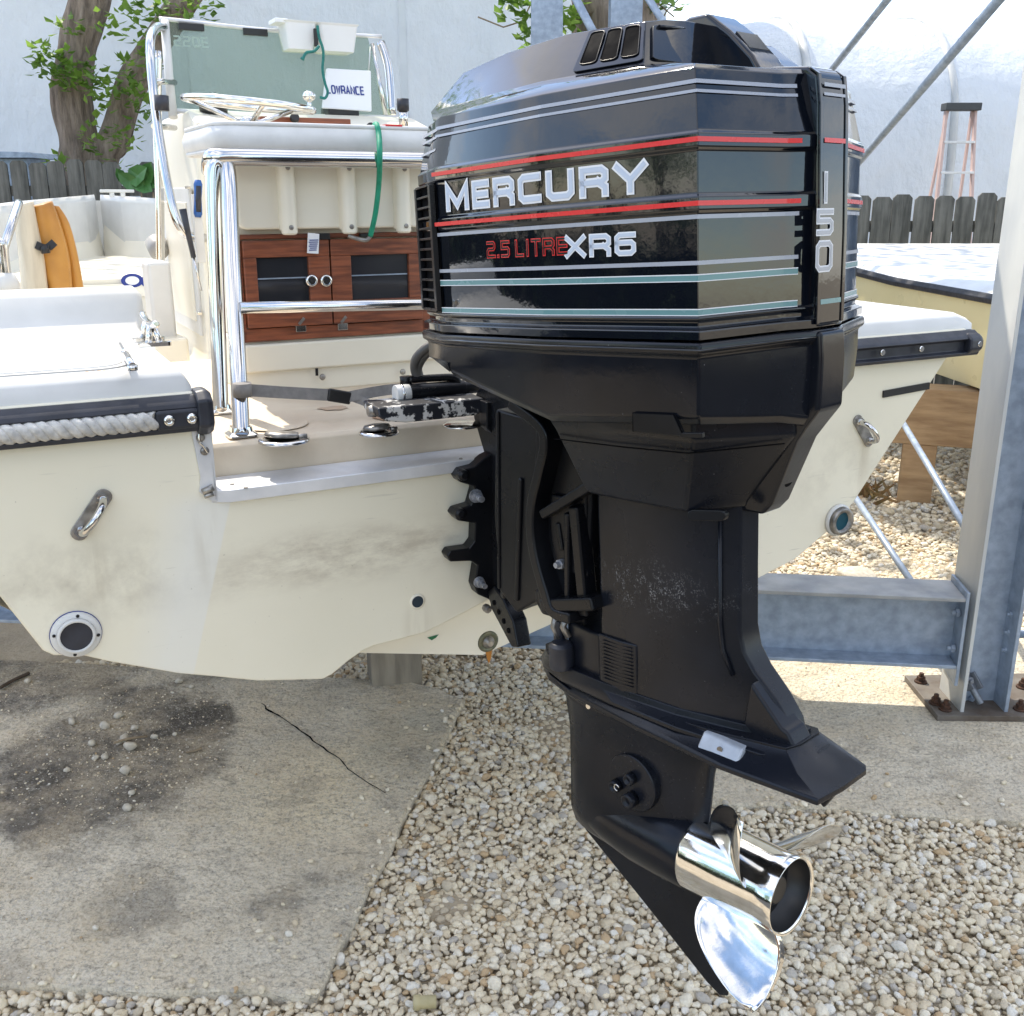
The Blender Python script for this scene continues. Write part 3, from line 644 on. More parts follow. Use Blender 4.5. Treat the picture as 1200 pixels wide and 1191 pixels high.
for (x, y, rx, rz, n) in ((62, 75, .22, .16, 90), (50, 60, .14, .10, 40), (85, 92, .20, .12, 80), (78, 30, .12, .10, 30), (125, 28, .10, .12, 24), (110, 85, .13, .18, 46), (118, 115, .14, .13, 44), (140, 100, .20, .10, 60), (150, 80, .10, .09, 26),
                          (168, 130, .12, .16, 44), (115, 160, .13, .16, 40), (165, 40, .12, .2, 40), (150, 15, .12, .12, 24), (215, 12, .25, .14, 60), (240, 0, .14, .12, 40), (150, 165, .12, .13, 34), (70, 190, .14, .07, 26), (175, 70, .1, .12, 24), (185, 10, .16, .1, 30), (138, 195, .1, .06, 16), (160, 115, .12, .1, 26)):
    leaves(m, L0(x, y, -.34), (rx, .16, rz), int(n * .8), .095, rl)
leaves(m, (0.5, 0, 5.4), (2.4, 1.5, 1.1), 900, .14, rl)
m.build("foliage", LEAF, tree)
YR = 8.8
tree = tag(empty("tree", (wy(728, 30, YR).x, YR, 0)), "brown trunk with hanging leaves behind the two rear columns", "tree"); tx = tree.location
L0 = lambda x, y, dy=0: wy(x, y, YR + dy) - Vector(tx)
m = MB(); trunk(m, [(0, 0, 0), (0.02, 0, 1.6), L0(722, 40), L0(718, 0), L0(712, -80)], .36, .30, 9); m.build("trunk", BARK, tree)
m = MB()
for (x, y, rx, rz, n) in ((662, 12, .10, .22, 60), (668, 30, .07, .14, 24), (612, 8, .10, .12, 30), (598, 4, .10, .08, 20), (616, 30, .03, .14, 14), (614, 45, .03, .06, 7), (780, 5, .12, .05, 14), (592, 18, .04, .03, 4), (770, 2, .06, .05, 8)):
    leaves(m, L0(x, y, -.3), (rx, .14, rz), n, .11, rl)
leaves(m, (0, 0, 5.0), (2.2, 1.6, 1.2), 900, .14, rl)
m.build("foliage", LEAF, tree)
for pts in (((790, 20), (772, 5), (768, -10)), ((772, 30), (782, 12), (800, -5)), ((800, 12), (780, 4), (765, -4)), ((560, 20), (590, 32), (612, 25), (622, 5))):
    MB().tube([L0(x, y, -.2) for x, y in pts], .006, 5).build("twig", STICK, tree)
# broad-leaved plant at the gap in the left fence
pl = tag(empty("garden_plant", (wy(165, 215, 9.0).x, 8.95, 0)), "broad green leaves pushing through the gap in the left fence", "plant"); tx = pl.location
m = MB()
for (x, y, L_, a) in ((160, 205, .26, .5), (172, 203, .22, 1.0), (150, 212, .20, 2.4), (178, 214, .18, .2), (168, 218, .2, -.5), (142, 206, .14, 2.0)):
    p = wy(x, y, 8.93) - Vector(tx); d = Vector((math.cos(a), -.35, math.sin(a))).normalized(); s = d.cross(Vector((0, -1, .3))).normalized(); b = p - d * L_ / 2
    m.add([b, b + d * L_ * .3 + s * L_ * .32, b + d * L_ * .7 + s * L_ * .26, b + d * L_, b + d * L_ * .7 - s * L_ * .26, b + d * L_ * .3 - s * L_ * .32, b + d * L_ * .5 + Vector((0, .03, 0))], [(0, 1, 6), (1, 2, 6), (2, 3, 6), (3, 4, 6), (4, 5, 6), (5, 0, 6)])
m.build("leaf_cluster", pm("broad_leaf", (0.045, 0.13, 0.035), (0.07, 0.19, 0.05), 5, 0.4), pl)
m = MB()
for x in (-.12, .02, .12): m.tube([(x, 0, 0), (x * .7, -.01, .9), (x, -.02, 1.62)], .008, 6)
m.build("stem", STICK, pl)
m = MB(); p = wy(0, 183, 10.2); m.box(-1.2, 0, 0, .5, -1.5, 0); m.prism([(-1.3, 0), (.12, 0), (.06, .05), (-1.3, .09)], lambda a, b, d: Vector((a, d, b)), -.08, .56)
o = m.build("utility_cabinet", GALV, bevel=.005); o.location = p + Vector((.25, 0, -.02)); tag(o, "pale grey cabinet top showing above the fence at the left edge", "cabinet")

# faded orange stepladder against the wrapped shed
lad = tag(empty("stepladder", (wy(1107, 230, 11.6).x, 11.45, 0)), "faded orange stepladder standing against the wrapped shed", "ladder")
FG = pm("faded_fibreglass", (0.60, 0.44, 0.40), (0.52, 0.38, 0.35), 8, 0.6)
T_ = 2.44; sl = .34
def lp(x, z, dy=0): k = 1 - z / T_; return Vector((x * (0.20 + .12 * k) / .20, -sl * k + dy, z))
for s in (-1, 1):
    MB().bar(lp(.175 * s, 0), lp(.175 * s, T_), .03, .07, (0, 1, 0)).build("side_rail", FG, lad, .003)
    MB().bar((.26 * s, .42, 0), (.15 * s, .02, T_), .025, .05, (0, 1, 0)).build("rear_leg", FG, lad, .003)
z = .3
while z < T_ - .2:
    a = lp(-.175, z); b = lp(.175, z); MB().box(a.x, b.x, a.y - .05, a.y + .04, z - .012, z + .012).build("step", ALU, lad, .002); z += .305
MB().box(-.215, .215, -.10, .08, T_, T_ + .075).build("top_cap", pm("black_cap", (0.05, 0.055, 0.06), None, 8, .6), lad, .008)

lad.scale = (.86, .86, 1.0)
# ------------------------------------------------------------------ yellow boat at the right
yb = tag(empty("yellow_boat", (3.36, 6.0, 0)), "pale yellow boat with white deck on timber blocks at right", "boat"); YB = Vector((3.36, 6.0, 0))
YEL = pm("yellow_gelcoat", (0.84, 0.74, 0.43), (0.80, 0.70, 0.39), 3, 0.3)
secs = []
for (y, hb, dx) in ((-2.4, .98, 0.06), (-1.2, 1.05, 0.0), (0, 1.08, -.08), (1.0, 1.10, -.16), (1.9, 1.06, -.24)):
    zr = 1.115 + .035 * max(0, y); b = lambda x, z: Vector((dx + x, y, z))
    secs.append([b(-hb, zr), b(-hb * .95, .84), b(-hb * .90, .655), b(-hb * .80, .635), b(0, .36), b(hb * .8, .635), b(hb * .90, .655), b(hb * .95, .84), b(hb, zr)])
MB().rings([[s[0], s[1], s[2], s[6], s[7], s[8]] for s in secs], closed=False, cap0=True, cap1=True, smooth=False).build("hull", YEL, yb, .004)
MB().rings([[s[2] + Vector((.002, 0, -.0)), s[3], s[4], s[5], s[6] + Vector((-.002, 0, -.0))] for s in secs], closed=False, cap0=True, cap1=True).build("hull_bottom", CREAM, yb, .004)
MB().rings([[s[0] + Vector((.02, 0, .03)), s[0] + Vector((.07, 0, .058)), s[0] + Vector((.30, 0, .072)), s[8] + Vector((-.30, 0, .072)), s[8] + Vector((-.07, 0, .058)), s[8] + Vector((-.02, 0, .03))] for s in secs], closed=False, cap0=True, cap1=True).build("deck", WHITE, yb, .006)
for i in (0, 8):
    MB().rings([[s[i] + Vector((a, 0, b)) for a, b in ((-.022, -.012), (-.03, .012), (-.012, .036), (.02, .03), (.02, -.02))] for s in secs]).build("rub_rail", RUBBER, yb, .004)
MB().tube(curve([Vector((-.62, -.5, 1.165)), Vector((-.55, -.42, 1.17)), Vector((-.68, -.35, 1.17)), Vector((-.58, -.3, 1.19)), Vector((-.70, -.42, 1.19)), Vector((-.60, -.55, 1.165))], 6), .012, 8).build("coiled_line", pm("tan_line", (0.55, 0.42, 0.26), None, 8, .8), yb)
m = MB(); m.box(-.32, .42, -.09, .09, 0, .30); o = m.build("timber_beam", TIMBER, bevel=.006); o.location = (2.22, 5.35, .335); o.rotation_euler.z = R(-20); tag(o, "sunlit sawn timber beam carrying the yellow boat", "timber beam")
m = MB(); m.box(-.085, .085, -.085, .085, 0, .335); o = m.build("timber_block", TIMBER, bevel=.005); o.location = (2.19, 5.36, 0); o.rotation_euler.z = R(-20); tag(o, "short sunlit timber post under the yellow boat's beam", "timber post")
o = rock(wz(1005, 687, 0), .085, 40); o.name = "boulder"; o.data.name = "boulder"; o.scale.z = .5; o.location.z = .05; tag(o, "flat tan rock on the gravel just behind the beam", "rock")

# ------------------------------------------------------------------ yard behind the photographer (seen only as reflections in the cowl)
lc = MB(); leaves(lc, (0, 0, 4.4), (2.5, 2.5, 2.4), 1500, .42, rl)
tk = MB(); trunk(tk, [(0, 0, 0), (.1, 0, 1.8), (0, .1, 4.2)], .26, .12, 3)
yt = tag(empty("yard_tree", (-26, -4.5, 0)), "leafy tree across the yard, out of the picture to the left", "tree", "trees across the yard")
fo = lc.build("foliage", LEAF, yt); tb = tk.build("trunk", BARK, yt)
for (x, y, s, r) in ((-27, 1.5, .9, 2.2), (-13, -13, .9, 3.0), (9, -15, 1.1, 1.2), (14, -8, 1.0, 5.0)):
    d = dup(yt); d.location = (x, y, 0); d.scale = (s, s, s); d.rotation_euler.z = r
sh = tag(empty("storage_shed", (4.5, -11, 0)), "brown boarded storage shed across the yard behind the photographer", "shed")
m = MB(); m.box(-3, 3, -2, 2, 0, 3.0); m.build("wall", pm("brown_boards", (0.22, 0.12, 0.07), (0.14, 0.08, 0.05), 3, .8), sh)
m = MB(); m.prism([(-3.4, 3.0), (3.4, 3.0), (0, 4.1)], lambda a, b, d: Vector((a, d, b)), -2.3, 2.3); m.build("roof", GALV, sh)

hd = tag(empty("added_hedge", (-7.6, 0, 0)), "long dark leafy row added out of the picture to darken cowl reflections", "added_hedge")  # unseen foliage added at left so the cowl reflects something dark
m = MB()
for k in range(26):
    y = -11 + k * .95; h = 0.86 + .22 * noise.noise(Vector((k * .7, 3, 0))) + (.35 if k % 7 == 3 else 0)
    leaves(m, (0.25 * noise.noise(Vector((k, 0, 5))), y, h * .85), (.6, .75, h * .85), 210, .34, rl)
m.build("foliage", pm("added_hedge_leaf", (0.022, 0.045, 0.014), (0.05, 0.085, 0.022), 3, .6), hd)
q = MB(); q.box(-.3, .3, -11.4, 13.2, 0, 1.2); q.build("added_branches", pm("added_hedge_twig", (0.02, 0.022, 0.012), None, 3, .9), hd)
# ================================================================== the boat the engine hangs on
TH = R(27.1); TO = Vector((-.022, 1.865, 0)); TV = Vector((math.cos(TH), math.sin(TH), 0)); FV = Vector((-math.sin(TH), math.cos(TH), 0))
boat = tag(empty("motorboat", TO, (0, 0, TH)), "cream and white open motorboat seen from its stern, carrying the black engine", "boat")
def B2W(p): return TO + TV * p[0] + FV * p[1] + Vector((0, 0, p[2]))
def bl(p): d = p - TO; return Vector((d.dot(TV), d.dot(FV), d.z))
def bn(x, y, f): return bl(hit(x, y, TO + FV * f, FV))
def bt(x, y, t): return bl(hit(x, y, TO + TV * t, TV))
def bz(x, y, z): return bl(wz(x, y, z))
XZ = lambda a, b, d: Vector((a, d, b))
# transom plate with its cut-out and the notched bottom
tp = [(-1.19, 1.245), (-1.19, 1.30), (-.545, 1.30), (-.537, 1.235), (-.535, 1.135), (-.50, 1.112), (.55, 1.112), (.585, 1.135), (.59, 1.235), (.60, 1.30), (1.225, 1.30), (1.225, 1.245),
      (1.17, 1.234), (.917, .913), (.86, .862), (.75, .800), (.63, .768), (.40, .752), (.375, .768), (.35, .790), (.30, .800), (.16, .815), (.02, .86), (-.12, .815), (-.16, .803), (-.265, .797), (-.285, .792), (-.31, .780), (-.345, .758), (-.364, .752), (-.48, .775), (-.55, .799), (-.612, .819), (-.72, .865), (-.76, .885), (-.80, .893), (-.815, .905), (-.863, 1.006), (-1.12, 1.234)]
m = MB(); m.prism(tp, XZ, 0, .125); m.build("transom", HULLM, boat, .004)
# hull shell
ST = [(.124, 1.20, .82, 1.30, .893, .668), (.6, 1.21, .83, 1.305, .895, .668), (1.6, 1.22, .84, 1.33, .90, .668), (3.0, 1.20, .82, 1.39, .93, .668), (4.2, 1.06, .70, 1.47, 1.0, .69), (5.0, .86, .50, 1.525, 1.09, .76), (5.7, .58, .28, 1.56, 1.2, .88), (6.2, .30, .12, 1.58, 1.3, 1.02), (6.5, .05, .02, 1.59, 1.42, 1.2)]
c0 = .018
m = MB(); rs = []
for f, b, c, zs, zc, zk in ST:
    rs.append([Vector((c0 - b, f, zs - .055)), Vector((c0 - b * .99, f, zs - .10)), Vector((c0 - c, f, zc)), Vector((c0 - c * .5, f, (zc * .42 + zk * .58))), Vector((c0, f, zk)), Vector((c0 + c * .5, f, (zc * .42 + zk * .58))), Vector((c0 + c, f, zc)), Vector((c0 + b * .99, f, zs - .10)), Vector((c0 + b, f, zs - .055))])
m.rings(rs, False, False, False, closed=False)
q = rs[0]; m.add([Vector((q[2].x - .16, .124, 1.10)), q[2], q[3], q[4], q[5], q[6], Vector((q[6].x + .16, .124, 1.10))], [list(range(7))]); m.build("hull", CREAM, boat, .004)
# gunwale cap, inner liner, sole, bow deck
SI = [(.75, 1.205, 1.338)] + [(f, b, zs) for f, b, c, zs, zc, zk in ST[2:]]
m = MB(); rs = []
for f, b, zs in SI:
    i = min(.19, b * .6); rs.append([Vector((c0 - b - .012, f, zs - .05)), Vector((c0 - b, f, zs)), Vector((c0 - b + i, f, zs + .012)), Vector((c0 - b + i + .005, f, zs - .03))])
for sgn in (1, -1):
    m.rings([[Vector((c0 + (p.x - c0) * sgn, p.y, p.z)) for p in r] for r in rs], True, False, True, closed=False)
m.build("gunwale", WHITE, boat)
m = MB(); rs = []
for f, b, zs in SI:
    i = min(.19, b * .6) + .005; k = max(.01, b - i); rs.append([Vector((c0 - k, f, zs - .028)), Vector((c0 - k * .97, f, .98)), Vector((c0 + k * .97, f, .98)), Vector((c0 + k, f, zs - .028))])
m.rings(rs, False, True, False, closed=False); m.build("cockpit_liner", WHITE, boat)
m = MB(); rs = []
for f, b, zs in [(4.0, 1.09, 0)] + [s[:3] for s in SI[3:-1]]:
    k = max(.02, b - min(.19, b * .6)); rs.append([Vector((c0 - k, f, 1.19)), Vector((c0 + k, f, 1.19))])
m.add([rs[0][0], rs[0][1], rs[0][1] - Vector((0, 0, .22)), rs[0][0] - Vector((0, 0, .22))], [(0, 1, 2, 3)])
m.rings(rs, False, False, False, closed=False); bd = m.build("bow_deck", CREAM, boat, .004)
m = MB(); a = bn(98, 318, 3.985); b = bn(182, 330, 3.985); m.box(-.37, .05, 3.975, 3.985, 1.10, 1.165); m.build("locker_door", CREAM, bd, .002)
# blue oval emblem with white centre on the bow step
for nm, mm, r0, y in (("emblem_edge", INKB, 1.0, 3.972), ("emblem_centre", WHT, .62, 3.969)):
    q = MB(); c = bn(155, 329, y); q.add([c + Vector((math.cos(2 * math.pi * k / 20) * .055 * r0, 0, math.sin(2 * math.pi * k / 20) * .035 * r0)) for k in range(20)], [list(range(20))]); q.build(nm, mm, bd)
q = MB(); c = bn(172, 330, 3.97); q.add([c + Vector((math.cos(2 * math.pi * k / 16) * .03, 0, math.sin(2 * math.pi * k / 16) * .03)) for k in range(16)], [list(range(16))]); q.build("emblem_mark", INKB, bd)
for sgn in (-1, 1):     # white bow cleat and bow rail stubs on the gunwale
    pass
p = Vector((.10, 6.05, 1.595)); m = MB(); m.box(p.x - .11, p.x + .11, p.y - .02, p.y + .02, p.z + .02, p.z + .04); m.box(p.x - .05, p.x - .02, p.y - .015, p.y + .015, p.z - .01, p.z + .03); m.box(p.x + .02, p.x + .05, p.y - .015, p.y + .015, p.z - .01, p.z + .03); m.build("bow_cleat", WHITE, boat, .005)
# port gunwale rail and rod tube at the left edge of the picture
m = MB(); m.tube(curve([bn(-4, 332, 1.25), bn(2, 300, 1.25), bn(14, 262, 1.3), bn(22, 238, 1.4)], 6), .011, 10); m.tube(curve([bn(-6, 290, 1.2), bn(3, 285, 1.2), bn(7, 312, 1.2), bn(9, 328, 1.2)], 6), .010, 10); m.build("side_rail", STEEL, boat)
m = MB(); q = bn(5, 330, 1.2); m.lathe([(0, .035), (.03, .033), (.05, .024)], q - Vector((0, 0, .03)), (0, 0, 1), 16); m.build("rod_tube", WHITE, boat)

# quarter decks (port built from the photo, starboard mirrored), each with coaming, hatch
def quarter(sgn):
    X = lambda t: c0 + (t - c0) * sgn
    m = MB(); rs = []
    for (f, z, ti) in ((.006, 1.296, -.545), (.010, 1.325, -.548), (.030, 1.336, -.552), (.30, 1.337, -.552), (.50, 1.338, -.545), (.57, 1.345, -.540), (.60, 1.37, -.533), (.615, 1.402, -.528), (.635, 1.414, -.526), (.70, 1.414, -.524), (.72, 1.40, -.522)):
        rs.append([Vector((X(-1.215), f, z - (.0 if f > .5 else .015))), Vector((X(-1.17), f, z)), Vector((X(ti - .012), f, z)), Vector((X(ti), f, z - .015)), Vector((X(ti + .01), f, 1.19 if f > .1 else 1.26))])
    m.rings(rs, False, False, True, closed=False)
    o = m.build("quarter_deck", WHITE, boat)
    m = MB(); m.box(min(X(-1.2), X(-.53)), max(X(-1.2), X(-.53)), .60, .72, .98, 1.36); m.build("quarter_bulkhead", WHITE, boat)
    return o
qd = quarter(1); quarter(-1)
# hatch lid, hinge strut, cleat on the port quarter deck
def rrect(x0, x1, y0, y1, r, n=5):
    out = []
    for cx, cy, a0 in ((x1 - r, y1 - r, 0), (x0 + r, y1 - r, 90), (x0 + r, y0 + r, 180), (x1 - r, y0 + r, 270)):
        for k in range(n + 1): a = R(a0 + 90 * k / n); out.append((cx + r * math.cos(a), cy + r * math.sin(a)))
    return out
m = MB(); m.prism(rrect(-1.15, -.635, .065, .47, .05), lambda a, b, d: Vector((a, b, d)), 1.330, 1.3415); h = m.build("hatch_lid", pm("hatch_white", (0.74, 0.73, 0.69), (0.66, 0.65, 0.61), 12, 0.5, bump=0.3, bscale=220, bdist=.001), qd, .003)
m = MB(); m.prism(rrect(-1.162, -.623, .053, .482, .06), lambda a, b, d: Vector((a, b, d)), 1.328, 1.3385); m.build("hatch_gasket", pm("seam_grey", (0.48, 0.47, 0.45), None, 5, .7), qd)  # mid-grey strip framing the hatch lid
m = MB(); a = bz(141, 407, 1.342); b = bz(156, 434, 1.342); m.tube([a + Vector((0, 0, .006)), a.lerp(b, .55) + Vector((0, 0, .006))], .003, 8); m.tube([a.lerp(b, .5) + Vector((0, 0, .006)), b + Vector((0, 0, .006))], .006, 8); m.lathe([(0, .008), (.008, .008)], b, (0, 0, 1), 10); m.build("gas_strut", STEEL, qd)
q = MB(); c = bz(112, 435, 1.3425)
for dx in (-.014, -.006, .003, .011): q.add([c + Vector((dx, -.003, 0)), c + Vector((dx + .005, -.002, 0)), c + Vector((dx + .004, .003, 0)), c + Vector((dx - .001, .002, 0))], [(0, 1, 2, 3)])
q.build("rust_mark", pm("rust_print", (0.42, 0.25, 0.11), None, 8, .7), qd)
for fx, fy in ((182, 404), (178, 396)):                                              # the two-foot horn cleat
    pass
cl = empty("cleat"); cl.parent = boat
c = bz(180, 404, 1.338); m = MB()
for dy in (-.013, .060):
    m.prism(rrect(c.x - .030, c.x + .030, c.y + dy - .008, c.y + dy + .008, .007, 3), lambda a, b, d: Vector((a, b, d)), 1.337, 1.344)
    m.tube([(c.x - .010, c.y + dy, 1.342), (c.x - .004, c.y + dy + (.012 if dy < 0 else -.012), 1.372)], .006, 8); m.tube([(c.x + .010, c.y + dy, 1.342), (c.x + .004, c.y + dy + (.012 if dy < 0 else -.012), 1.372)], .006, 8)
m.tube(curve([(c.x, c.y - .06, 1.382), (c.x, c.y - .01, 1.374), (c.x, c.y + .06, 1.374), (c.x, c.y + .115, 1.384)], 5), [.004] + [.007] * 14 + [.004], 10)
m.build("horn", CHROME, cl)
# rub rail across the transom with rope insert, both sides
def rail(sgn, t0, t1):
    X = lambda t: c0 + (t - c0) * sgn; a, b = X(t0), X(t1); m = MB()
    sec = [(.012, 1.297), (-.006, 1.297), (-.022, 1.286), (-.026, 1.279), (-.014, 1.274), (-.014, 1.252), (-.026, 1.248), (-.022, 1.240), (.012, 1.240)]
    m.rings([[Vector((x, f, z)) for f, z in sec] for x in (a, a + (b - a) * .33, a + (b - a) * .66, b)]); rr = m.build("rub_rail", RUBBER, boat, .002)
    return rr
rr = rail(1, -1.235, -.545)
m = MB(); n = 240; x0, x1 = -1.235, -.612                                            # three-strand rope
for s in range(3):
    m.tube([(x0 + (x1 - x0) * k / n, -.020 + .0072 * math.cos(k / n * 2 * math.pi * 13 + s * 2.094), 1.263 + .0085 * math.sin(k / n * 2 * math.pi * 13 + s * 2.094)) for k in range(n + 1)], .0082, 8)
m.build("rope_insert", ROPE, rr)
m = MB(); m.box(-.612, -.540, -.030, -.010, 1.247, 1.279); m.build("end_clamp", RUBBER, rr, .006, 3)
for x in (-.592, -.557):
    m = MB(); m.lathe([(0, .0085), (.002, .0095), (.005, .007), (.006, .004), (.004, .003)], (x, -.0295, 1.263), (0, -1, 0), 16); m.build("screw", CHROME, rr)
m = MB(); m.rings([[Vector((x, f * k + .0, 1.269 + (z - 1.269) * k)) for f, z in ((.02, 1.303), (-.016, 1.303), (-.034, 1.29), (-.036, 1.25), (-.02, 1.234), (.02, 1.232))] for x, k in ((-.548, 1.0), (-.532, 1.06), (-.522, .9))]); m.build("end_cap", RUBBER, rr, .004, 3)
r2 = rail(-1, -1.21, -.60)
m = MB(); m.rings([[Vector((x, f * k, 1.268 + (z - 1.268) * k)) for f, z in ((.02, 1.295), (-.02, 1.292), (-.034, 1.28), (-.036, 1.255), (-.02, 1.240), (.02, 1.238))] for x, k in ((1.205, 1.0), (1.245, .95), (1.262, .6))]); m.build("end_cap", RUBBER, r2, .006, 3)
for x in (1.235, 1.05, .93): MB().lathe([(0, .008), (.004, .006)], (x, -.031 if x > 1.2 else -.0265, 1.267), (0, -1, 0), 12).build("screw", CHROME, r2)
m = MB()
for sgn, f0 in ((1, 0), (-1, 0)):
    m.rings([[Vector((c0 + sgn * (b + .02 * a), f, zs - .03 + .024 * c)) for a, c in ((0, -1), (1, -.7), (1.2, 0), (1, .7), (0, 1))] for f, b, c_, zs, zc, zk in [(0, 1.205, 0, 1.297, 0, 0)] + ST[1:]], closed=True)
m.build("side_rub_rail", RUBBER, boat, .003)
# aluminium trim of the cut-out: angle along the lip and bracket plate on the port cheek
m = MB(); m.prism([(-.533, .08), (-.5335, -.001), (-.505, -.014), (-.06, -.010), (-.02, -.010), (.55, -.010), (.55, .080)], lambda a, b, d: Vector((a, b, d)), 1.113, 1.135)
lip = m.build("lip_plate", ALU, boat, .002)
for (x, y) in ((250, 560), (272, 568), (288, 572), (540, 538)): p = bz(x, y, 1.135); MB().lathe([(0, .004), (.0015, .003)], p, (0, 0, 1), 8).build("rivet", DKMET, lip)
m = MB(); m.prism([(-.556, 1.240), (-.528, 1.240), (-.527, 1.20), (-.523, 1.12), (-.532, 1.116), (-.552, 1.135), (-.548, 1.16)], XZ, -.006, .0); m.box(-.529, -.524, -.006, .055, 1.116, 1.24); bp = m.build("corner_bracket", ALU, boat, .0012)
for z in (1.226, 1.203): MB().lathe([(0, .0075), (.003, .0065), (.004, .003)], (-.5425 + (1.226 - z) * .2, -.006, z), (0, -1, 0), 12).build("screw", DKMET, bp)
MB().tube(curve([(-.545, -.010, 1.235), (-.546, -.012, 1.22), (-.540, -.012, 1.212), (-.534, -.011, 1.20)], 4), .002, 6).build("wire", STEEL, bp)
m = MB(); m.tube([(-.548, -.008, 1.135), (-.530, -.010, 1.142)], .006, 8); m.tube([(-.546, -.010, 1.128), (-.531, -.010, 1.131)], .004, 8); m.build("torn_edge", DKMET, bp)
# aft deck with riser, deck plates
m = MB(); m.rings([[Vector((x, .082, 1.125)), Vector((x, .090, 1.182)), Vector((x, .098, 1.190)), Vector((x, .52, 1.192)), Vector((x, 1.05, 1.192)), Vector((x, 1.06, .98))] for x in (-.532, -.53, .58, .588)], False, False, False, closed=False)
ad = m.build("aft_deck", DECKM, boat, .003)
def deckplate(x, y, r, tilt):
    c = bz(x, y, 1.192); q = empty("deck_plate"); q.parent = boat; q.location = c
    MB().lathe([(0, r), (.003, r), (.006, r * .86), (.006, r * .70), (.004, r * .68)], (0, 0, 0), (0, 0, 1), 28).build("ring", STEEL, q)
    MB().lathe([(0, r * .66), (.004, r * .70), (.008, r * .62), (.009, r * .2)], (-.002, .004, .007), (tilt, .1, 1), 24).build("cap", DKMET, q)
    MB().tube([(r * .5, -.012, .009), (r * .85, -.010, .008)], .0035, 8).build("screw", DKMET, q)
deckplate(333, 517, .044, .10); deckplate(444, 508, .036, -.05)
q = bz(322, 497, 1.1925); m = MB(); m.lathe([(0, .062), (.002, .060)], q, (0, 0, 1), 32); m.build("blank_plate", DECKM, ad, .001)
for c_, rr_, mm in ((bz(470, 486, 1.1926), .06, (0.50, 0.27, 0.13)), (bz(392, 478, 1.1926), .03, (0.52, 0.37, 0.24))):
    q = MB(); q.add([c_ + Vector((math.cos(a) * rr_ * (1 + .4 * noise.noise(Vector((math.cos(a) * 2, math.sin(a) * 2, rr_ * 50)))), math.sin(a) * rr_ * .7 * (1 + .4 * noise.noise(Vector((math.cos(a) * 2, math.sin(a) * 2, 7)))), 0)) for a in [2 * math.pi * k / 26 for k in range(26)]], [list(range(26))])
    q.build("rust_stain", pm("rust_stain", mm, tuple(a * .8 + .1 for a in mm), 40, .7, lo=.3, hi=.6), ad)
m = MB(); m.lathe([(0, .035), (.003, .035), (.005, .028), (.005, 0.001)], bz(541, 499, 1.192), (0, 0, 1), 24); m.build("chrome_ring", CHROME, boat)

# fittings on the transom
def eye(x, y, tilt, nm="u_bolt"):
    c = bn(x, y, 0); q = empty(nm); q.parent = boat; q.location = c; q.rotation_euler.y = tilt
    MB().prism(rrect(-.013, .013, -.046, .046, .012, 4), XZ, -.004, 0).build("backing_plate", DKMET, q, .001)
    MB().tube(curve([(0, .0, .030), (0, -.014, .030), (0, -.032, .021), (0, -.039, 0), (0, -.032, -.021), (0, -.014, -.030), (0, 0, -.030)], 6), .0062, 12).build("bow", STEEL, q)
    for z in (.030, -.030):
        m = MB(); m.lathe([(0, .0105), (.007, .0105), (.007, .0065)], (0, -.004, z), (0, -1, 0), 6, smooth=False); m.build("nut", STEEL, q)
eye(107, 603, R(38)); eye(1011, 505, R(-38))
def ringfit(name, x, y, r, mats, parts):
    c = bn(x, y, 0); q = empty(name); q.parent = boat; q.location = c
    for (nm, prof, mm) in parts: MB().lathe(prof, (0, 0, 0), (0, -1, 0), 32).build(nm, mm, q)
    return q
v = ringfit("transom_vent", 89, 743, .04, None, [("flange", [(0, .0385), (.004, .0385), (.007, .036), (.008, .027)], WHITE), ("seal", [(0, .0395), (.0015, .0395)], INKB), ("collar", [(.008, .030), (.013, .029), (.014, .0245), (.006, .024)], WHITE), ("disc", [(.008, .0242), (.0105, .0242)], RUBBER)])
for a in (80, 170, 260, 350): MB().lathe([(0, .003), (.002, .002)], (.033 * math.cos(R(a)), -.0075, .033 * math.sin(R(a))), (0, -1, 0), 8).build("screw", INK, v)
ringfit("drain_hole", 489, 705, .012, None, [("sleeve", [(0, .0155), (.0015, .0152), (.002, .0115)], CREAM), ("hole", [(.001, .0115), (.0025, .0113)], pm("deep_blue_hole", (0.012, 0.028, 0.045), None, 8, .3))])
ringfit("scupper", 981, 609, .04, None, [("flange", [(0, .038), (.006, .038), (.010, .034)], WHITE), ("ring", [(.008, .034), (.020, .032), (.021, .023), (.004, .022)], DKMET), ("hole", [(.004, .0222), (.0125, .0222)], pm("scupper_water", (0.01, 0.07, 0.10), None, 8, .2))])
c = bn(572, 752, .124); d = empty("drain_plug"); d.parent = boat; d.location = c
MB().lathe([(0, .024), (.003, .022), (.0035, .017), (.002, .016)], (0, 0, 0), (0, -1, 0), 26).build("flange", pm("verdigris_bronze", (0.22, 0.20, 0.13), (0.10, 0.12, 0.09), 60, .5, .7), d)
MB().lathe([(0, .014), (.005, .013), (.005, .006), (.014, .006)], (0, 0, 0), (0, -1, 0), 14).build("plug", DKMET, d)
q = MB(); q.add([(-.008, -.001, -.014), (.010, -.001, -.014), (.006, -.001, -.040), (.001, -.001, -.052), (-.004, -.001, -.036)], [(0, 1, 2, 3, 4)]); q.build("rust_run", pm("orange_rust", (0.42, 0.17, 0.03), None, 8, .8), d)
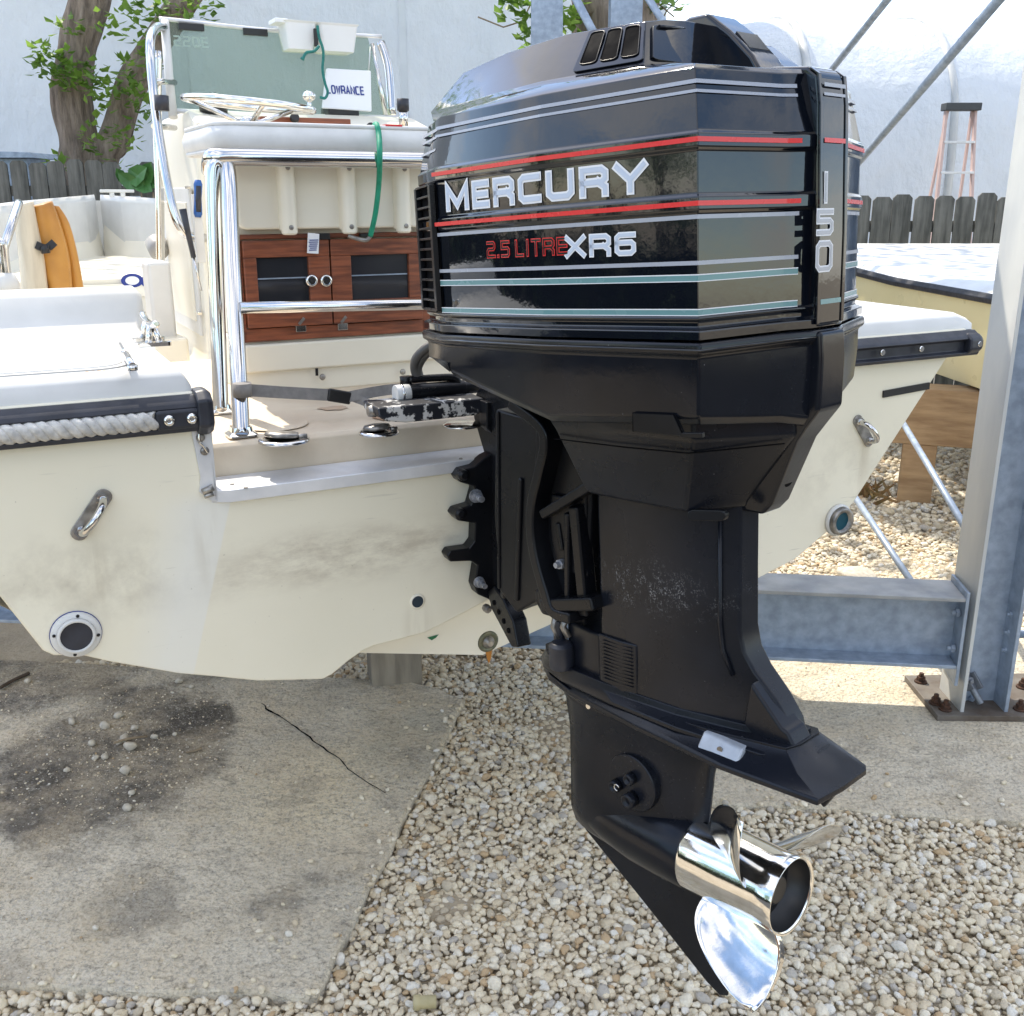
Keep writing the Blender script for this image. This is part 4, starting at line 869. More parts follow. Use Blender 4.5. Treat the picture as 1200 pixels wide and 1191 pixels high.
q = MB(); c = bn(508, 748, .1225); q.add([c + Vector((-.014, 0, .004)), c + Vector((-.004, 0, -.004)), c + Vector((.006, 0, .0)), c + Vector((.012, 0, .006)), c + Vector((.0, 0, .005))], [(0, 1, 2, 3, 4)]); q.build("green_mark", pm("green_paint", (0.02, 0.14, 0.06), None, 8, .6), boat)
m = MB(); a = bn(1034, 462, 0); b = bn(1088, 452, 0); m.bar(a + Vector((0, -.002, 0)), b + Vector((0, -.002, 0)), .004, .016); m.build("registration_tape", BLACKP, boat)
for k, (x, y) in enumerate(((375, 438), (414, 437))): pass

# ------------------------------------------------------------------ leaning post with cabinet
lp_ = empty("leaning_post"); lp_.parent = boat
F0 = .50
# cabinet box
CT0, CT1 = -.355, .40
def part(m, n, mm, bev=0, seg=2, par=lp_): return m.build(n, mm, par, bev, seg)
m = MB(); m.box(CT0, CT1, F0, F0 + .22, 1.19, 1.305); m.box(CT0 + .004, CT1, F0 - .012, F0 + .21, 1.24, 1.30); part(m, "cabinet_base", CREAM, .006)
m = MB(); m.box(CT0 + .005, CT1, F0 + .003, F0 + .22, 1.305, 1.675); part(m, "cabinet", CREAM, .005)
m = MB(); m.prism(rrect(CT0 + .006, CT1, 1.533, 1.668, .018, 4), XZ, F0 - .030, F0); part(m, "rod_holder_panel", CREAM, .006, 3)
# teak frame with two doors
m = MB()
DZ0, DZ1 = 1.305, 1.523
m.box(CT0, CT1, F0 - .010, F0, DZ0, DZ0 + .028); m.box(CT0, CT1, F0 - .010, F0, DZ1 - .010, DZ1); m.box(CT0, CT0 + .012, F0 - .010, F0, DZ0, DZ1); m.box(.048, .085, F0 - .010, F0, DZ0, DZ1)
part(m, "door_frame", TEAK, .002)
DM = -.160
for (a, b) in ((CT0 + .013, DM - .0015), (DM + .0015, .047)):
    z0, z1 = DZ0 + .030, DZ1 - .012; w_ = .040
    ia, ib = (a + .026, b - .046) if a < -.2 else (a + .044, b - .030)
    iz0, iz1 = z0 + .048, z1 - .034
    m = MB(); m.box(a, b, F0 - .020, F0 - .002, z0, iz0); m.box(a, b, F0 - .020, F0 - .002, iz1, z1); m.box(a, ia, F0 - .020, F0 - .002, iz0, iz1); m.box(ib, b, F0 - .020, F0 - .002, iz0, iz1)
    part(m, "cabinet_door", TEAK, .002)
    m = MB(); m.box(ia, ib, F0 - .011, F0 - .003, iz0, iz1); part(m, "door_pane", SMOKE)
    m = MB(); m.box(ia + .002, ib - .002, F0 - .013, F0 - .011, iz0 + .050, iz0 + .0525); part(m, "pane_trim", GALV)
for x, y in ((365, 329), (382, 329)):
    c = bn(x, y, F0 - .02); m = MB(); m.lathe([(0, .0135), (.003, .0135), (.006, .011), (.0065, .0075), (.004, .0065)], (c.x, F0 - .020, c.z), (0, -1, 0), 24); part(m, "door_latch", CHROME); m = MB(); m.lathe([(.004, .0065), (.009, .006)], (c.x, F0 - .020, c.z), (0, -1, 0), 16); part(m, "latch_button", BLACKP)
for x, y in ((352, 379), (401, 377)):
    c = bn(x, y, F0 - .01); m = MB(); m.box(c.x - .011, c.x + .011, F0 - .0135, F0 - .010, c.z - .018, c.z + .018); part(m, "turn_button_plate", STEEL, .001)
    m = MB(); m.lathe([(0, .006), (.006, .006)], (c.x, F0 - .0135, c.z + .005), (0, -1, 0), 12); m.bar((c.x - .006, F0 - .020, c.z - .001), (c.x + .006, F0 - .020, c.z + .012), .006, .004, (0, 1, 0)); part(m, "turn_button", DKMET)
for x in (378, 388):
    c = bn(x, 438, F0 - .012)
for (x, y, r) in ((378, 442, .007), (472, 436, .007)):
    c = bn(x, y, F0 - .012); m = MB(); m.lathe([(0, r), (.003, r * .7), (.003, r * .3)], (c.x, F0 - .012, c.z), (0, -1, 0), 14); part(m, "base_screw", DKMET)
c = bn(371, 436, F0 - .012); m = MB(); m.box(c.x - .003, c.x + .003, F0 - .014, F0 - .012, c.z - .008, c.z + .008); part(m, "slot", INK)
# rod holders on the panel
for x in (337, 408, 472, 535):
    c = bn(x, 234, F0 - .045); m = MB(); m.lathe([(0, .0125), (.004, .0165), (.125, .0165), (.139, .0165)], (c.x, F0 - .045, 1.522), (0, 0, 1), 18); m.box(c.x - .0165, c.x + .0165, F0 - .045, F0 - .028, 1.530, 1.66); part(m, "rod_holder", CREAM, .002)
    for z in (1.537, 1.652):
        m = MB(); m.lathe([(0, .0052), (.002, .004), (.002, .002)], (c.x, F0 - .0612, z), (0, -1, 0), 12); part(m, "rod_holder_screw", DKMET)
# cushion
m = MB(); rs = []
for k, (dz, ins) in enumerate(((1.678, .020), (1.688, .004), (1.708, .0), (1.726, .006), (1.734, .022))):
    pl = rrect(CT0 - .045 + ins, .43 - ins, F0 - .085 + ins, F0 + .27 - ins, .05, 5)
    rs.append([Vector((a, b, dz)) for a, b in pl])
m.rings(rs, smooth=True); m.v and part(m, "seat_cushion", VINYL)
m = MB(); m.tube([Vector((a, b, 1.731)) for a, b in rrect(CT0 - .036, .42, F0 - .076, F0 + .26, .05, 5)], .0045, 8, closed=True); m.tube([Vector((a, b, 1.682)) for a, b in rrect(CT0 - .036, .42, F0 - .076, F0 + .26, .05, 5)], .0045, 8, closed=True); part(m, "cushion_piping", VINYL)
c = bn(458, 154, F0 - .06); m = MB(); m.box(c.x - .018, c.x + .018, F0 - .080, F0 - .03, 1.7335, 1.7375); part(m, "red_tab", RED, .001)
# stainless frame: two legs each side, top rail, lower rail
zr = 1.668; fr = F0 - .105
def leg(pts, r): m = MB(); m.tube(curve(pts, 8), r, 16); part(m, "frame_leg", STEEL)
leg([bz(283, 512, 1.193), bn(279, 430, .20), bn(273, 320, .28), bn(269, 225, .36), bn(266, 193, fr)], .0150)
leg([bz(259, 484, 1.193), bn(256, 400, .37), bn(252, 290, .385), bn(250, 205, .395), bn(256, 190, fr)], .0150)
m = MB(); a = bn(250, 186, fr); m.tube(curve([bn(246, 200, fr + .10), bn(248, 187, fr + .03), (a.x + .02, fr, zr), (-.2, fr, zr), (.1, fr, zr), (.36, fr, zr)], 6), .0165, 16); part(m, "top_rail", STEEL)
z2 = bn(300, 361, .24).z; a = bn(281, 361, .24); b = bn(494, 357, .24); m = MB(); m.tube([a, b, b + (b - a) * 1.2], .0105, 14); part(m, "lower_rail", STEEL)
for x, y, z in ((283, 510, 1.193), (259, 483, 1.193)):
    c = bz(x, y, z); m = MB(); m.rings([[c + Vector((a * k, b * k, h)) for a, b in rrect(-.026, .026, -.024, .024, .008, 3)] for k, h in ((1, 0), (1, .003), (.72, .008), (.66, .016))]); part(m, "foot_flange", CHROME)

# ------------------------------------------------------------------ centre console
cc = empty("center_console"); cc.parent = boat
C0, C1, CF0, CF1 = -.255, .50, 1.40, 2.02
m = MB(); m.rings([[Vector((x0, f0, z)), Vector((x1, f0, z)), Vector((x1, f1, z)), Vector((x0, f1, z))] for x0, x1, f0, f1, z in ((C0 - .05, C1 + .05, CF0 - .06, CF1 + .05, .98), (C0 - .05, C1 + .05, CF0 - .06, CF1 + .05, 1.10), (C0 - .01, C1 + .01, CF0 - .01, CF1 + .01, 1.13), (C0, C1, CF0, CF1, 1.16), (C0 + .01, C1 - .01, CF0 - .02, CF1, 1.72), (C0 + .02, C1 - .02, CF0 + .05, CF1, 1.80), (C0 + .03, C1 - .03, CF0 + .17, CF1, 1.835))])
m.build("console_body", CREAM, cc, .012, 3)
m = MB(); m.box(C0 - .007, C0 + .004, CF0 + .06, CF1 - .08, 1.20, 1.62); m.build("side_panel", WHITE, cc, .004); m = MB(); m.box(C0 - .012, C0 - .005, CF0 + .10, CF1 - .14, 1.24, 1.58); m.build("side_hatch", CREAM, cc, .004)
for z in (1.62, 1.44, 1.27): m = MB(); m.box(C0 - .016, C0 - .005, CF0 + .022, CF0 + .056, z - .004, z + .004); m.build("side_bracket", STEEL, cc, .001)
m = MB(); q = bt(192, 340, C0 - .02); m.lathe([(0, .03), (.012, .028), (.014, .02)], (C0 - .012, CF1 - .07, 1.36), (-1, 0, 0), 18); m.build("side_latch", STEEL, cc)
m = MB(); a = bn(331, 137, CF0 + .03); m.box(-.05, .22, CF0 + .03, CF0 + .065, 1.795, 1.815); m.build("dash_trim", TEAK, cc, .003)
# windshield panel with frame
W0, W1, WF = -.262, .405, 1.62; wz0, wz1 = 1.832, 2.085
GLASS = NT("tinted_acrylic"); GLASS.set((0.62, 0.78, 0.72), 0.04, 0.0, Transmission_Weight=0.0, Alpha=0.55, Specular_IOR_Level=0.6); tp_ = GLASS.n("ShaderNodeBsdfTransparent"); tp_.inputs[0].default_value = (0.70, 0.76, 0.71, 1); ms = GLASS.n("ShaderNodeMixShader"); ms.inputs[0].default_value = 0.13
GLASS.set((0.50, 0.60, 0.54), 0.12); GLASS.p.inputs["Alpha"].default_value = 1.0
GLASS.l(tp_.outputs[0], ms.inputs[1]); GLASS.l(GLASS.p.outputs[0], ms.inputs[2]); GLASS.l(ms.outputs[0], GLASS.t.nodes["Material Output"].inputs["Surface"]); GLASS = GLASS.m
m = MB(); m.rings([[Vector((x, f + d, z)) for x, f, z in ((W0 - .01, WF, wz0), (W1 + .02, WF, wz0), (W1 - .02, WF + .10, wz1), (W0 + .02, WF + .10, wz1 + .008))] for d in (0, .006)], True, True); m.build("windshield", GLASS, cc)
def wp(x, y): z = bn(x, y, WF + .05).z; return bn(x, y, WF - .004 + .10 * (z - wz0) / (wz1 - wz0))
m = MB(); m.tube([wp(203, 138), wp(198, 90), wp(193, 25)], .013, 10); m.build("windshield_post", WHITE, cc)
m = MB(); m.tube(curve([wp(192, 24), wp(198, 23), wp(320, 36), wp(447, 43)], 6), .006, 8); m.tube([wp(203, 130), wp(330, 136), wp(470, 138)], .007, 8); m.build("windshield_trim", ALU, cc)
for x, y in ((224, 32), (299, 38)):
    c = wp(x, y); m = MB(); m.box(c.x - .037, c.x + .037, c.y - .008, c.y + .004, c.z - .010, c.z + .010); m.build("rubber_clip", BLACKP, cc, .002)
m = MB(); txt = bn(203, 54, WF + .086)
def wfn(x, y, o): z = y; return Vector((x, WF + .10 * (z - wz0) / (wz1 - wz0) - .002 - o, z))
z_ = wp(205, 53).z; xx = wp(203, 50).x
for i, ch in enumerate("220Z"): glyph(m, ch, xx + .004 + i * .027, z_, .017, .026, .005, wfn, 0)
m.build("windshield_decal", pm("frosted_print", (0.62, 0.68, 0.66), None, 8, .6), cc)
m = MB(); m.tube([wp(434, 55), wp(432, 82)], .002, 6); m.build("decal_line", ALU, cc)
# stainless grab rail round the port side and the post on the starboard side
m = MB(); m.tube(curve([bn(192, 32, WF + .08), bn(183, 33, WF + .02), bn(176, 50, 1.5), bn(180, 110, 1.45), bn(190, 180, 1.40), bn(203, 245, 1.36), bn(214, 270, 1.35), bn(226, 278, 1.36), bn(242, 279, 1.40)], 8), .0125, 12); m.tube(curve([bn(185, 60, WF), bn(184, 140, WF), bn(187, 230, WF), bn(188, 330, WF)], 5), .013, 12); m.build("grab_rail", STEEL, cc)
for y in (95, 148): m = MB(); m.tube([bn(180, y, 1.46), bn(205, y + 2, 1.62)], .008, 8); m.build("rail_strut", STEEL, cc)
m = MB(); m.tube([bn(189, 112, 1.40), bn(190, 130, 1.40)], .019, 14); m.build("rail_grip", RUBBER, cc)
m = MB(); m.tube(curve([wp(446, 50), bn(455, 80, WF + .06), bn(459, 135, WF + .02)], 5), .014, 10); m.tube([wp(436, 52), wp(452, 136)], .007, 8); m.build("windshield_frame", STEEL, cc)
m = MB(); a = bn(473, 152, 1.35); m.tube([a, a + Vector((0, 0, .06))], .014, 12); m.build("rod_tube", STEEL, cc); m = MB(); m.tube([a + Vector((0, 0, .052)), a + Vector((0, 0, .085))], .018, 14); m.build("rod_tube_cap", RUBBER, cc)
# wheel, spinner, compass, side speaker
wc = bn(293, 122, 1.26) ; wc.y = 1.27
wrot = Matrix.Rotation(R(2.6), 4, 'X') @ Matrix.Rotation(R(4), 4, 'Y')
W_ = lambda p: wc + (wrot @ Vector(p))
m = MB(); m.tube([W_((.168 * math.cos(2 * math.pi * k / 40), .168 * math.sin(2 * math.pi * k / 40), 0)) for k in range(40)], .0095, 12, closed=True); m.build("steering_wheel", CHROME, cc)
m = MB()
for a in (30, 150, 270): m.tube([W_((.16 * math.cos(R(a)), .16 * math.sin(R(a)), 0)), W_((.02 * math.cos(R(a)), .02 * math.sin(R(a)), -.05))], .007, 8)
m.lathe([(-.10, .02), (-.05, .024), (-.04, .03), (-.03, .01)], wc, wrot @ Vector((0, 0, 1)), 16); m.build("wheel_spoke", STEEL, cc)
c = W_((.166, 0, .0)); m = MB(); m.tube([c, c + Vector((0, 0, .030))], .006, 8); m.lathe([(.025, .008), (.030, .016), (.040, .019), (.048, .014), (.052, .004)], c, (0, 0, 1), 16); m.build("wheel_spinner", CHROME, cc)
c = bn(250, 122, 1.55); m = MB(); m.lathe([(-.02, .040), (.0, .040), (.012, .034), (.020, .020), (.024, .003)], c, (0, -.25, 1), 20); m.build("compass", BLACKP, cc)
c = bn(238, 158, CF0); m = MB(); m.lathe([(0, .030), (.012, .028), (.014, .022), (.004, .020)], Vector((C0 + .035, CF0 - .012, c.z)), (0, -1, 0), 20); m.build("speaker_ring", BLACKP, cc)
for x, y in ((345, 139), (434, 150)):
    c = bn(x, y, CF0 + .01); m = MB(); m.lathe([(0, .014), (.01, .012)], c, (0, -1, .5), 14); m.build("gauge", BLACKP, cc)
m = MB(); m.box(.20, .30, CF0 + .18, CF0 + .26, 1.835, 1.86); m.build("dash_clip", BLACKP, cc, .004)
# port side locker beside the console and its foot
m = MB(); m.box(-.388, -.322, 1.50, 1.62, .98, 1.415); m.build("side_locker", WHITE, boat, .012, 3)
m = MB(); m.box(-.395, -.30, 1.45, 1.60, .98, 1.20); m.box(-.30, -.24, 1.08, 1.34, .98, 1.11); m.build("console_step", CREAM, boat, .01)
m = MB(); m.lathe([(0, .035), (.05, .03), (.06, .015)], bn(183, 285, 1.9), (0, -.6, -.4), 18); m.build("hose_port", pm("grey_fitting", (0.30, 0.29, 0.27), None, 8, .5), boat)
m = MB(); m.box(-.20, -.12, 1.92, 1.98, 1.4, 1.62); m.build("teak_panel", TEAK, boat)

# ------------------------------------------------------------------ loose things aboard
def on_boat(name, label, cat):
    o = tag(empty(name, TO, (0, 0, TH)), label, cat); return o
o = on_boat("bait_tray", "white two-compartment plastic tray hanging on top of the windshield", "tray")
c = (wp(332, 30) + wp(420, 34)) / 2; c.y = WF + .06; zt = c.z
def tray(x0, x1, nm):
    m = MB(); r0 = rrect(x0, x1, c.y - .055, c.y + .055, .012, 4); r1 = rrect(x0 + .010, x1 - .010, c.y - .045, c.y + .045, .012, 4)
    inn = rrect(x0 + .005, x1 - .005, c.y - .050, c.y + .050, .010, 4); in1 = rrect(x0 + .014, x1 - .014, c.y - .041, c.y + .041, .010, 4)
    m.rings([[Vector((a, b, zt - .078)) for a, b in r1], [Vector((a, b, zt - .006)) for a, b in r0], [Vector((a, b, zt)) for a, b in rrect(x0 - .006, x1 + .006, c.y - .061, c.y + .061, .014, 4)], [Vector((a, b, zt)) for a, b in inn], [Vector((a, b, zt - .072)) for a, b in in1]], True, True)
    m.build(nm, CARD, o, .001)
xa, xb, xc_ = bn(335, 40, c.y - .055).x, bn(373, 40, c.y - .055).x, bn(420, 40, c.y - .055).x
tray(xa, xb - .004, "small_bin"); tray(xb + .004, xc_, "large_bin")
m = MB(); m.box(bn(323, 30, c.y - .05).x, xa + .01, c.y - .05, c.y + .03, zt - .008, zt + .004); m.build("hook_tab", CARD, o, .002)
m = MB(); q = bn(370, 43, c.y - .062); m.box(q.x - .006, q.x + .006, c.y - .068, c.y - .058, q.z - .028, q.z + .022); m.build("clip", BLACKP, o, .001)
q = on_boat("cord", "dark teal cord dangling from the white tray clip", "cord")
m = MB(); m.tube(curve([bn(x, y, 1.555) for x, y in ((372, 30), (374, 44), (378, 56), (379, 66), (378, 82), (381, 98), (384, 108), (381, 115), (375, 114))], 6), .0042, 8); m.tube(curve([bn(x, y, 1.553) for x, y in ((374, 54), (368, 60), (359, 62), (355, 69))], 6), .0042, 8); m.build("strand", TEAL, q)
m = MB(); m.tube([bn(355, 68, 1.553), bn(354, 70, 1.553)], .006, 8); m.build("knot", TEAL, q)
o = on_boat("display_cover", "white cover card with blue lettering leaning on the windshield", "cover")
a = bn(378, 127, 1.575); b = bn(436, 131, 1.575); tl = bn(383, 80, 1.61); tr_ = bn(435, 83, 1.61)
m = MB(); m.rings([[p + Vector((0, d, 0)) for p in (a, b, tr_, tl)] for d in (0, .014)], True, True); m.build("panel", CARD, o, .004)
m = MB(); p0 = bn(384, 109, 1.585); p1 = bn(429, 109, 1.585); wd = (p1.x - p0.x) / 8.0; hh = .022
sl_ = (tl.y - a.y) / (tl.z - a.z)
lf = lambda x, y, of: Vector((x, a.y + (y - a.z) * sl_ - .0012 - of, y))
for i, ch in enumerate("LOWRANCE"): glyph(m, ch, p0.x + i * wd, p0.z, wd * .66, hh, .0042, lf, 0)
m.build("lettering", INKB, o)
# knife, gaff
o = on_boat("fillet_knife", "small knife with bright blue handle sheathed on the console side", "knife")
m = MB(); a = bn(232, 211, 1.30); b = bn(232, 255, 1.30); m.tube([a, a.lerp(b, .12), a.lerp(b, .5), a.lerp(b, .9), b], [.008, .012, .010, .012, .008], 10); m.build("handle", BLUEP, o); m = MB(); m.tube([a.lerp(b, .16) + Vector((0, -.006, 0)), a.lerp(b, .85) + Vector((0, -.006, 0))], .008, 8); m.build("grip", RUBBER, o)
m = MB(); m.box(b.x - .012, b.x + .012, b.y, b.y + .012, b.z - .12, b.z + .06); m.build("sheath", WHITE, o, .002)
o = on_boat("pliers", "thin black handled tool hanging point down beside the blue knife", "tool")
m = MB(); a = bn(214, 245, 1.28); b = bn(227, 302, 1.28); m.tube([a, a.lerp(b, .4), b], [.010, .008, .007], 8); m.build("handle", RUBBER, o); m = MB(); m.tube([b, b + (b - a) * .7], .003, 6); m.build("shaft", STEEL, o)
# green bungee over cushion and rail
o = on_boat("bungee_cord", "bright green cord looped over the seat cushion and steel rail", "cord")
P = [bn(437, 148, F0 + .1), bn(441, 146.5, F0 - .06), bn(444, 158, F0 - .095), bn(445, 185, F0 - .128), bn(444, 215, F0 - .09), bn(440, 250, F0 - .075), bn(434, 277, F0 - .06)]
P[0].z = 1.739; P[1].z = 1.738
MB().tube(curve(P, 8), .0058, 8).build("strand", GREEN, o)
m = MB(); a = bn(434, 277, F0 - .06); m.tube(curve([a, a + Vector((-.01, .0, -.008)), a + Vector((-.03, .005, -.004)), a + Vector((-.045, .01, .002))], 4), .0045, 8); m.build("hook", DKMET, o)
o = on_boat("price_tag", "small white paper tag hanging over the left cabinet door's corner", "tag")
c = bn(366, 285, F0 - .028); m = MB(); m.rings([[Vector((c.x + x, F0 - .028 + d, c.z + z)) for x, z in ((-.012, -.020), (.012, -.022), (.016, .018), (-.008, .021))] for d in (0, .002)], True, True); m.build("paper", CARD, o)
m = MB()
for k in range(6): m.box(c.x - .008 + .002 * (k % 2), c.x + .008 + .001 * k, F0 - .0292, F0 - .0286, c.z - .015 + k * .004, c.z - .0132 + k * .004)
m.build("print", INKB, o)
for i, x in enumerate((381, 428)):
    c = bn(x, 277, F0 - .02); m = MB(); m.box(c.x - .012, c.x + .010, F0 - .024, F0 - .012, c.z - .007, c.z + .006); m.build("door_stay", BLACKP, lp_, .002)
# grey webbing strap from the front leg to the engine
o = on_boat("webbing_strap", "grey webbing strap with black buckle tied from the steel leg to the engine", "strap")
def ribbon(m, pts, h, th):
    P = curve(pts, 5); rs = []
    for i, p in enumerate(P):
        d = (P[min(i + 1, len(P) - 1)] - P[max(i - 1, 0)]).normalized(); s = Vector((0, 0, 1)).cross(d).normalized(); u = d.cross(s); tw = R(12); u = u * math.cos(tw) + s * math.sin(tw); s = d.cross(u)
        rs.append([p - u * h - s * th, p + u * h - s * th, p + u * h + s * th, p - u * h + s * th])
    m.rings(rs, smooth=False)
m = MB(); ribbon(m, [bn(286, 457, .17), bn(330, 460, .18), bn(385, 463, .18)], .011, .0016); m.build("webbing", GREYW, o)
m = MB(); ribbon(m, [bn(405, 466, .18), bn(430, 461, .16), bn(455, 457, .15), bn(480, 455, .14), bn(500, 453, .12)], .010, .0016); ribbon(m, [bn(408, 464, .18), bn(425, 470, .16), bn(440, 477, .12)], .008, .0016); m.build("webbing", GREYW, o)
m = MB(); a = bn(384, 462.5, .178); b = bn(411, 467, .178); m.bar(a, b, .010, .024); m.build("buckle", BLACKP, o, .003)
m = MB(); a = bz(283, 512, 1.193); b = bn(284, 457, .155); m.tube([b + Vector((0, 0, -.012)), b + Vector((0, 0, .012))], .0168, 16); m.build("loop", GREYW, o)
# orange flotation cushion and cream bolster standing at the port side
o = on_boat("flotation_cushion", "orange vinyl cushion standing on edge at the left, black strap round it", "cushion")
def pad(pts0, pts1, f, th, mm, nm, par, bul=.015):
    """soft slab between two edges given in the picture plane of boat station f"""
    m = MB(); n = 10; rs = []
    L = curve([bn(x, y, f) for x, y in pts0], 5); Q = curve([bn(x, y, f) for x, y in pts1], 5)
    for a, b in zip(L, Q):
        row = []
        for k in range(16):
            ang = 2 * math.pi * k / 16; cx = (a + b) / 2; hw = (b - a) / 2
            ca = math.copysign(abs(math.cos(ang)) ** .45, math.cos(ang)); sa = math.copysign(abs(math.sin(ang)) ** .45, math.sin(ang))
            row.append(cx + hw * ca + Vector((0, sa * th, 0)))
        rs.append(row)
    m.rings(rs, smooth=True); return m.build(nm, mm, par)
pad([(36, 243), (36, 262), (44, 300), (56, 346)], [(60, 236), (70, 262), (80, 300), (84, 346)], 1.62, .10, ORANGE, "front_pad", o)
pad([(56, 240), (66, 262), (76, 300), (82, 346)], [(68, 242), (80, 262), (90, 300), (98, 346)], 1.64, .08, ORANGE, "back_pad", o)
m = MB(); ribbon(m, [bn(42, 287, 1.50), bn(54, 291, 1.50), bn(64, 284, 1.50)], .010, .004); m.tube([bn(52, 288, 1.49), bn(54, 297, 1.49)], .012, 8); m.build("strap", BLACKP, o)
o = on_boat("bolster", "cream vinyl bolster leaning beside the orange cushion", "bolster")
pad([(18, 240), (18, 265), (22, 300), (26, 346)], [(38, 236), (44, 265), (51, 300), (56, 346)], 1.60, .10, pm("cream_vinyl", (0.68, 0.60, 0.46), (0.50, 0.43, 0.32), 30, .5, stretch=(1, 1, .15), bump=.3, bscale=30), "pad", o)
# ================================================================== the outboard engine
PSI = R(43); TAU = R(4)
EO = CAM + ray(928, 1051) * 1.52
EM = Matrix.Translation(EO) @ Matrix.Rotation(PSI, 4, 'Z') @ Matrix.Rotation(-TAU, 4, 'X')
eng = tag(empty("outboard_motor"), "large glossy black outboard engine with red and silver stripes bolted on the transom", "outboard motor")
eng.matrix_world = EM
EI = EM.inverted()
def E(a, s, u): return Vector((s, -a, u))                        # a aft, s starboard, u up along the engine
Sw = (EM.to_3x3() @ Vector((1, 0, 0))); Aw = -(EM.to_3x3() @ Vector((0, 1, 0))); Uw = EM.to_3x3() @ Vector((0, 0, 1))
def es(x, y, s):  # sight line on a lengthwise plane of the engine -> (a, u)
    p = EI @ hit(x, y, EO + Sw * s, Sw); return (-p.y, p.z)
def ea(x, y, a): p = EI @ hit(x, y, EO + Aw * a, Aw); return (p.x, p.z)
def BE(t, f, z): return EI @ B2W((t, f, z))
AU = lambda s0: (lambda a, u, d: E(a, s0 + d, u))

# upper cowl: faceted plan lofted up to the hump
def plan(half):      # mirror the port half outline (a, s<0), rear to front, into a ring
    return half + [(a, -s) for a, s in half[::-1]]
H0 = [(.026, -.030), (.010, -.066), (-.013, -.205), (-.245, -.226), (-.462, -.214), (-.562, -.166), (-.622, -.080)]
def ring(scale_s, off, da, u, base=H0, uf=None):
    """outline pushed outward by off, shifted by da, at height u (uf: height per point)"""
    out = []
    for k, (a, s) in enumerate(plan(base)):
        n = len(base); kk = k if k < n else 2 * n - 1 - k
        if s > 0 and abs(s) > .05: s = s * (.93 if a > -.2 else .96); a = a - (.022 if a > -.1 and abs(s) > .1 else 0)
        aa = a + (off if a > -.2 else (-off if a < -.5 else 0)) + da; ss = s * scale_s + (off if s > 0 else -off) * (1 if abs(s) > .1 else .3)
        out.append(E(aa, ss, u if uf is None else uf[kk]))
    return out
HUMPB = [(-.140, -.030), (-.143, -.075), (-.148, -.134), (-.300, -.158), (-.440, -.158), (-.560, -.140), (-.598, -.070)]
HUMPT = [(-.165, -.028), (-.168, -.065), (-.172, -.100), (-.300, -.106), (-.420, -.106), (-.528, -.098), (-.545, -.050)]
SH = 1.142
def lean(u): return -.013 * max(0, u - 1.071) / .071          # the sides lean in above the upper red stripe
rr_ = [ring(1, .007, 0, .838), ring(1, .007, 0, .848), ring(1, 0, 0, .852), ring(1, 0, 0, .858), ring(1, .003, 0, .861), ring(1, .003, 0, .8635), ring(1, 0, 0, .866)]
for uu in (.9925, 1.0605):
    rr_ += [ring(1, 0, 0, uu - .013), ring(1, .0032, 0, uu - .009), ring(1, .0032, 0, uu + .005), ring(1, 0, 0, uu + .009)]
rr_ += [ring(1, lean(1.10), 0, 1.10), ring(1, lean(SH - .006), 0, SH - .006), ring(1, lean(SH) - .005, 0, SH)]
rr_ += [ring(1, 0, 0, 0, HUMPB, [1.158, 1.160, 1.163, 1.163, 1.160, 1.158, 1.156]), ring(1, 0, 0, 0, HUMPT, [1.226, 1.224, 1.219, 1.226, 1.222, 1.212, 1.210])]
m = MB(); m.rings(rr_, False, True); cowl = m.build("cowl", GLOSS, eng, .0045, 3)
# shallow recessed-panel borders: thin raised beads around corner columns
def sideS(a):    # port side surface s at lengthwise a
    pts = [(.026, -.030), (.010, -.066), (-.013, -.205), (-.245, -.226), (-.462, -.214), (-.562, -.166), (-.622, -.080)]
    for (a0, s0), (a1, s1) in zip(pts, pts[1:]):
        if a1 <= a <= a0: return s0 + (s1 - s0) * (a0 - a) / (a0 - a1)
    return pts[-1][1]
# stripes wrap the facets; written as thin strips just proud of the paint
def wrap(path, u0, u1, off, name, mm, par=cowl, du=0):
    m = MB(); n = len(path); lo = []; hi = []
    for i, (a, s) in enumerate(path):
        p = Vector((a, s)); e0 = (p - Vector(path[i - 1])).normalized() if i > 0 else None; e1 = (Vector(path[i + 1]) - p).normalized() if i < n - 1 else None
        e0 = e0 or e1; e1 = e1 or e0; na_ = Vector((-e0.y, e0.x)); nb_ = Vector((-e1.y, e1.x)); nn = (na_ + nb_).normalized(); nn = nn / max(.5, nn.dot(na_))
        if nn.dot(Vector((a + .25, s))) < 0: nn = -nn
        q = (a + nn.x * (off + lean(u0)), s + nn.y * (off + lean(u0))); lo.append(E(*q, u0)); q = (a + nn.x * (off + lean(u1)), s + nn.y * (off + lean(u1))); hi.append(E(*q, u1))
    m.rings([lo, hi], False, False, closed=False); return m.build(name, mm, par)
PORT = [(.018, -.047), (.010, -.066), (-.013, -.205), (-.245, -.226), (-.470, -.2138)]
STB = [(.018, .047), (.010, .0614), (-.035, .1907), (-.245, .217), (-.47, .205)]
FRONT = [(-.478, -.206), (-.562, -.166), (-.612, -.095)]
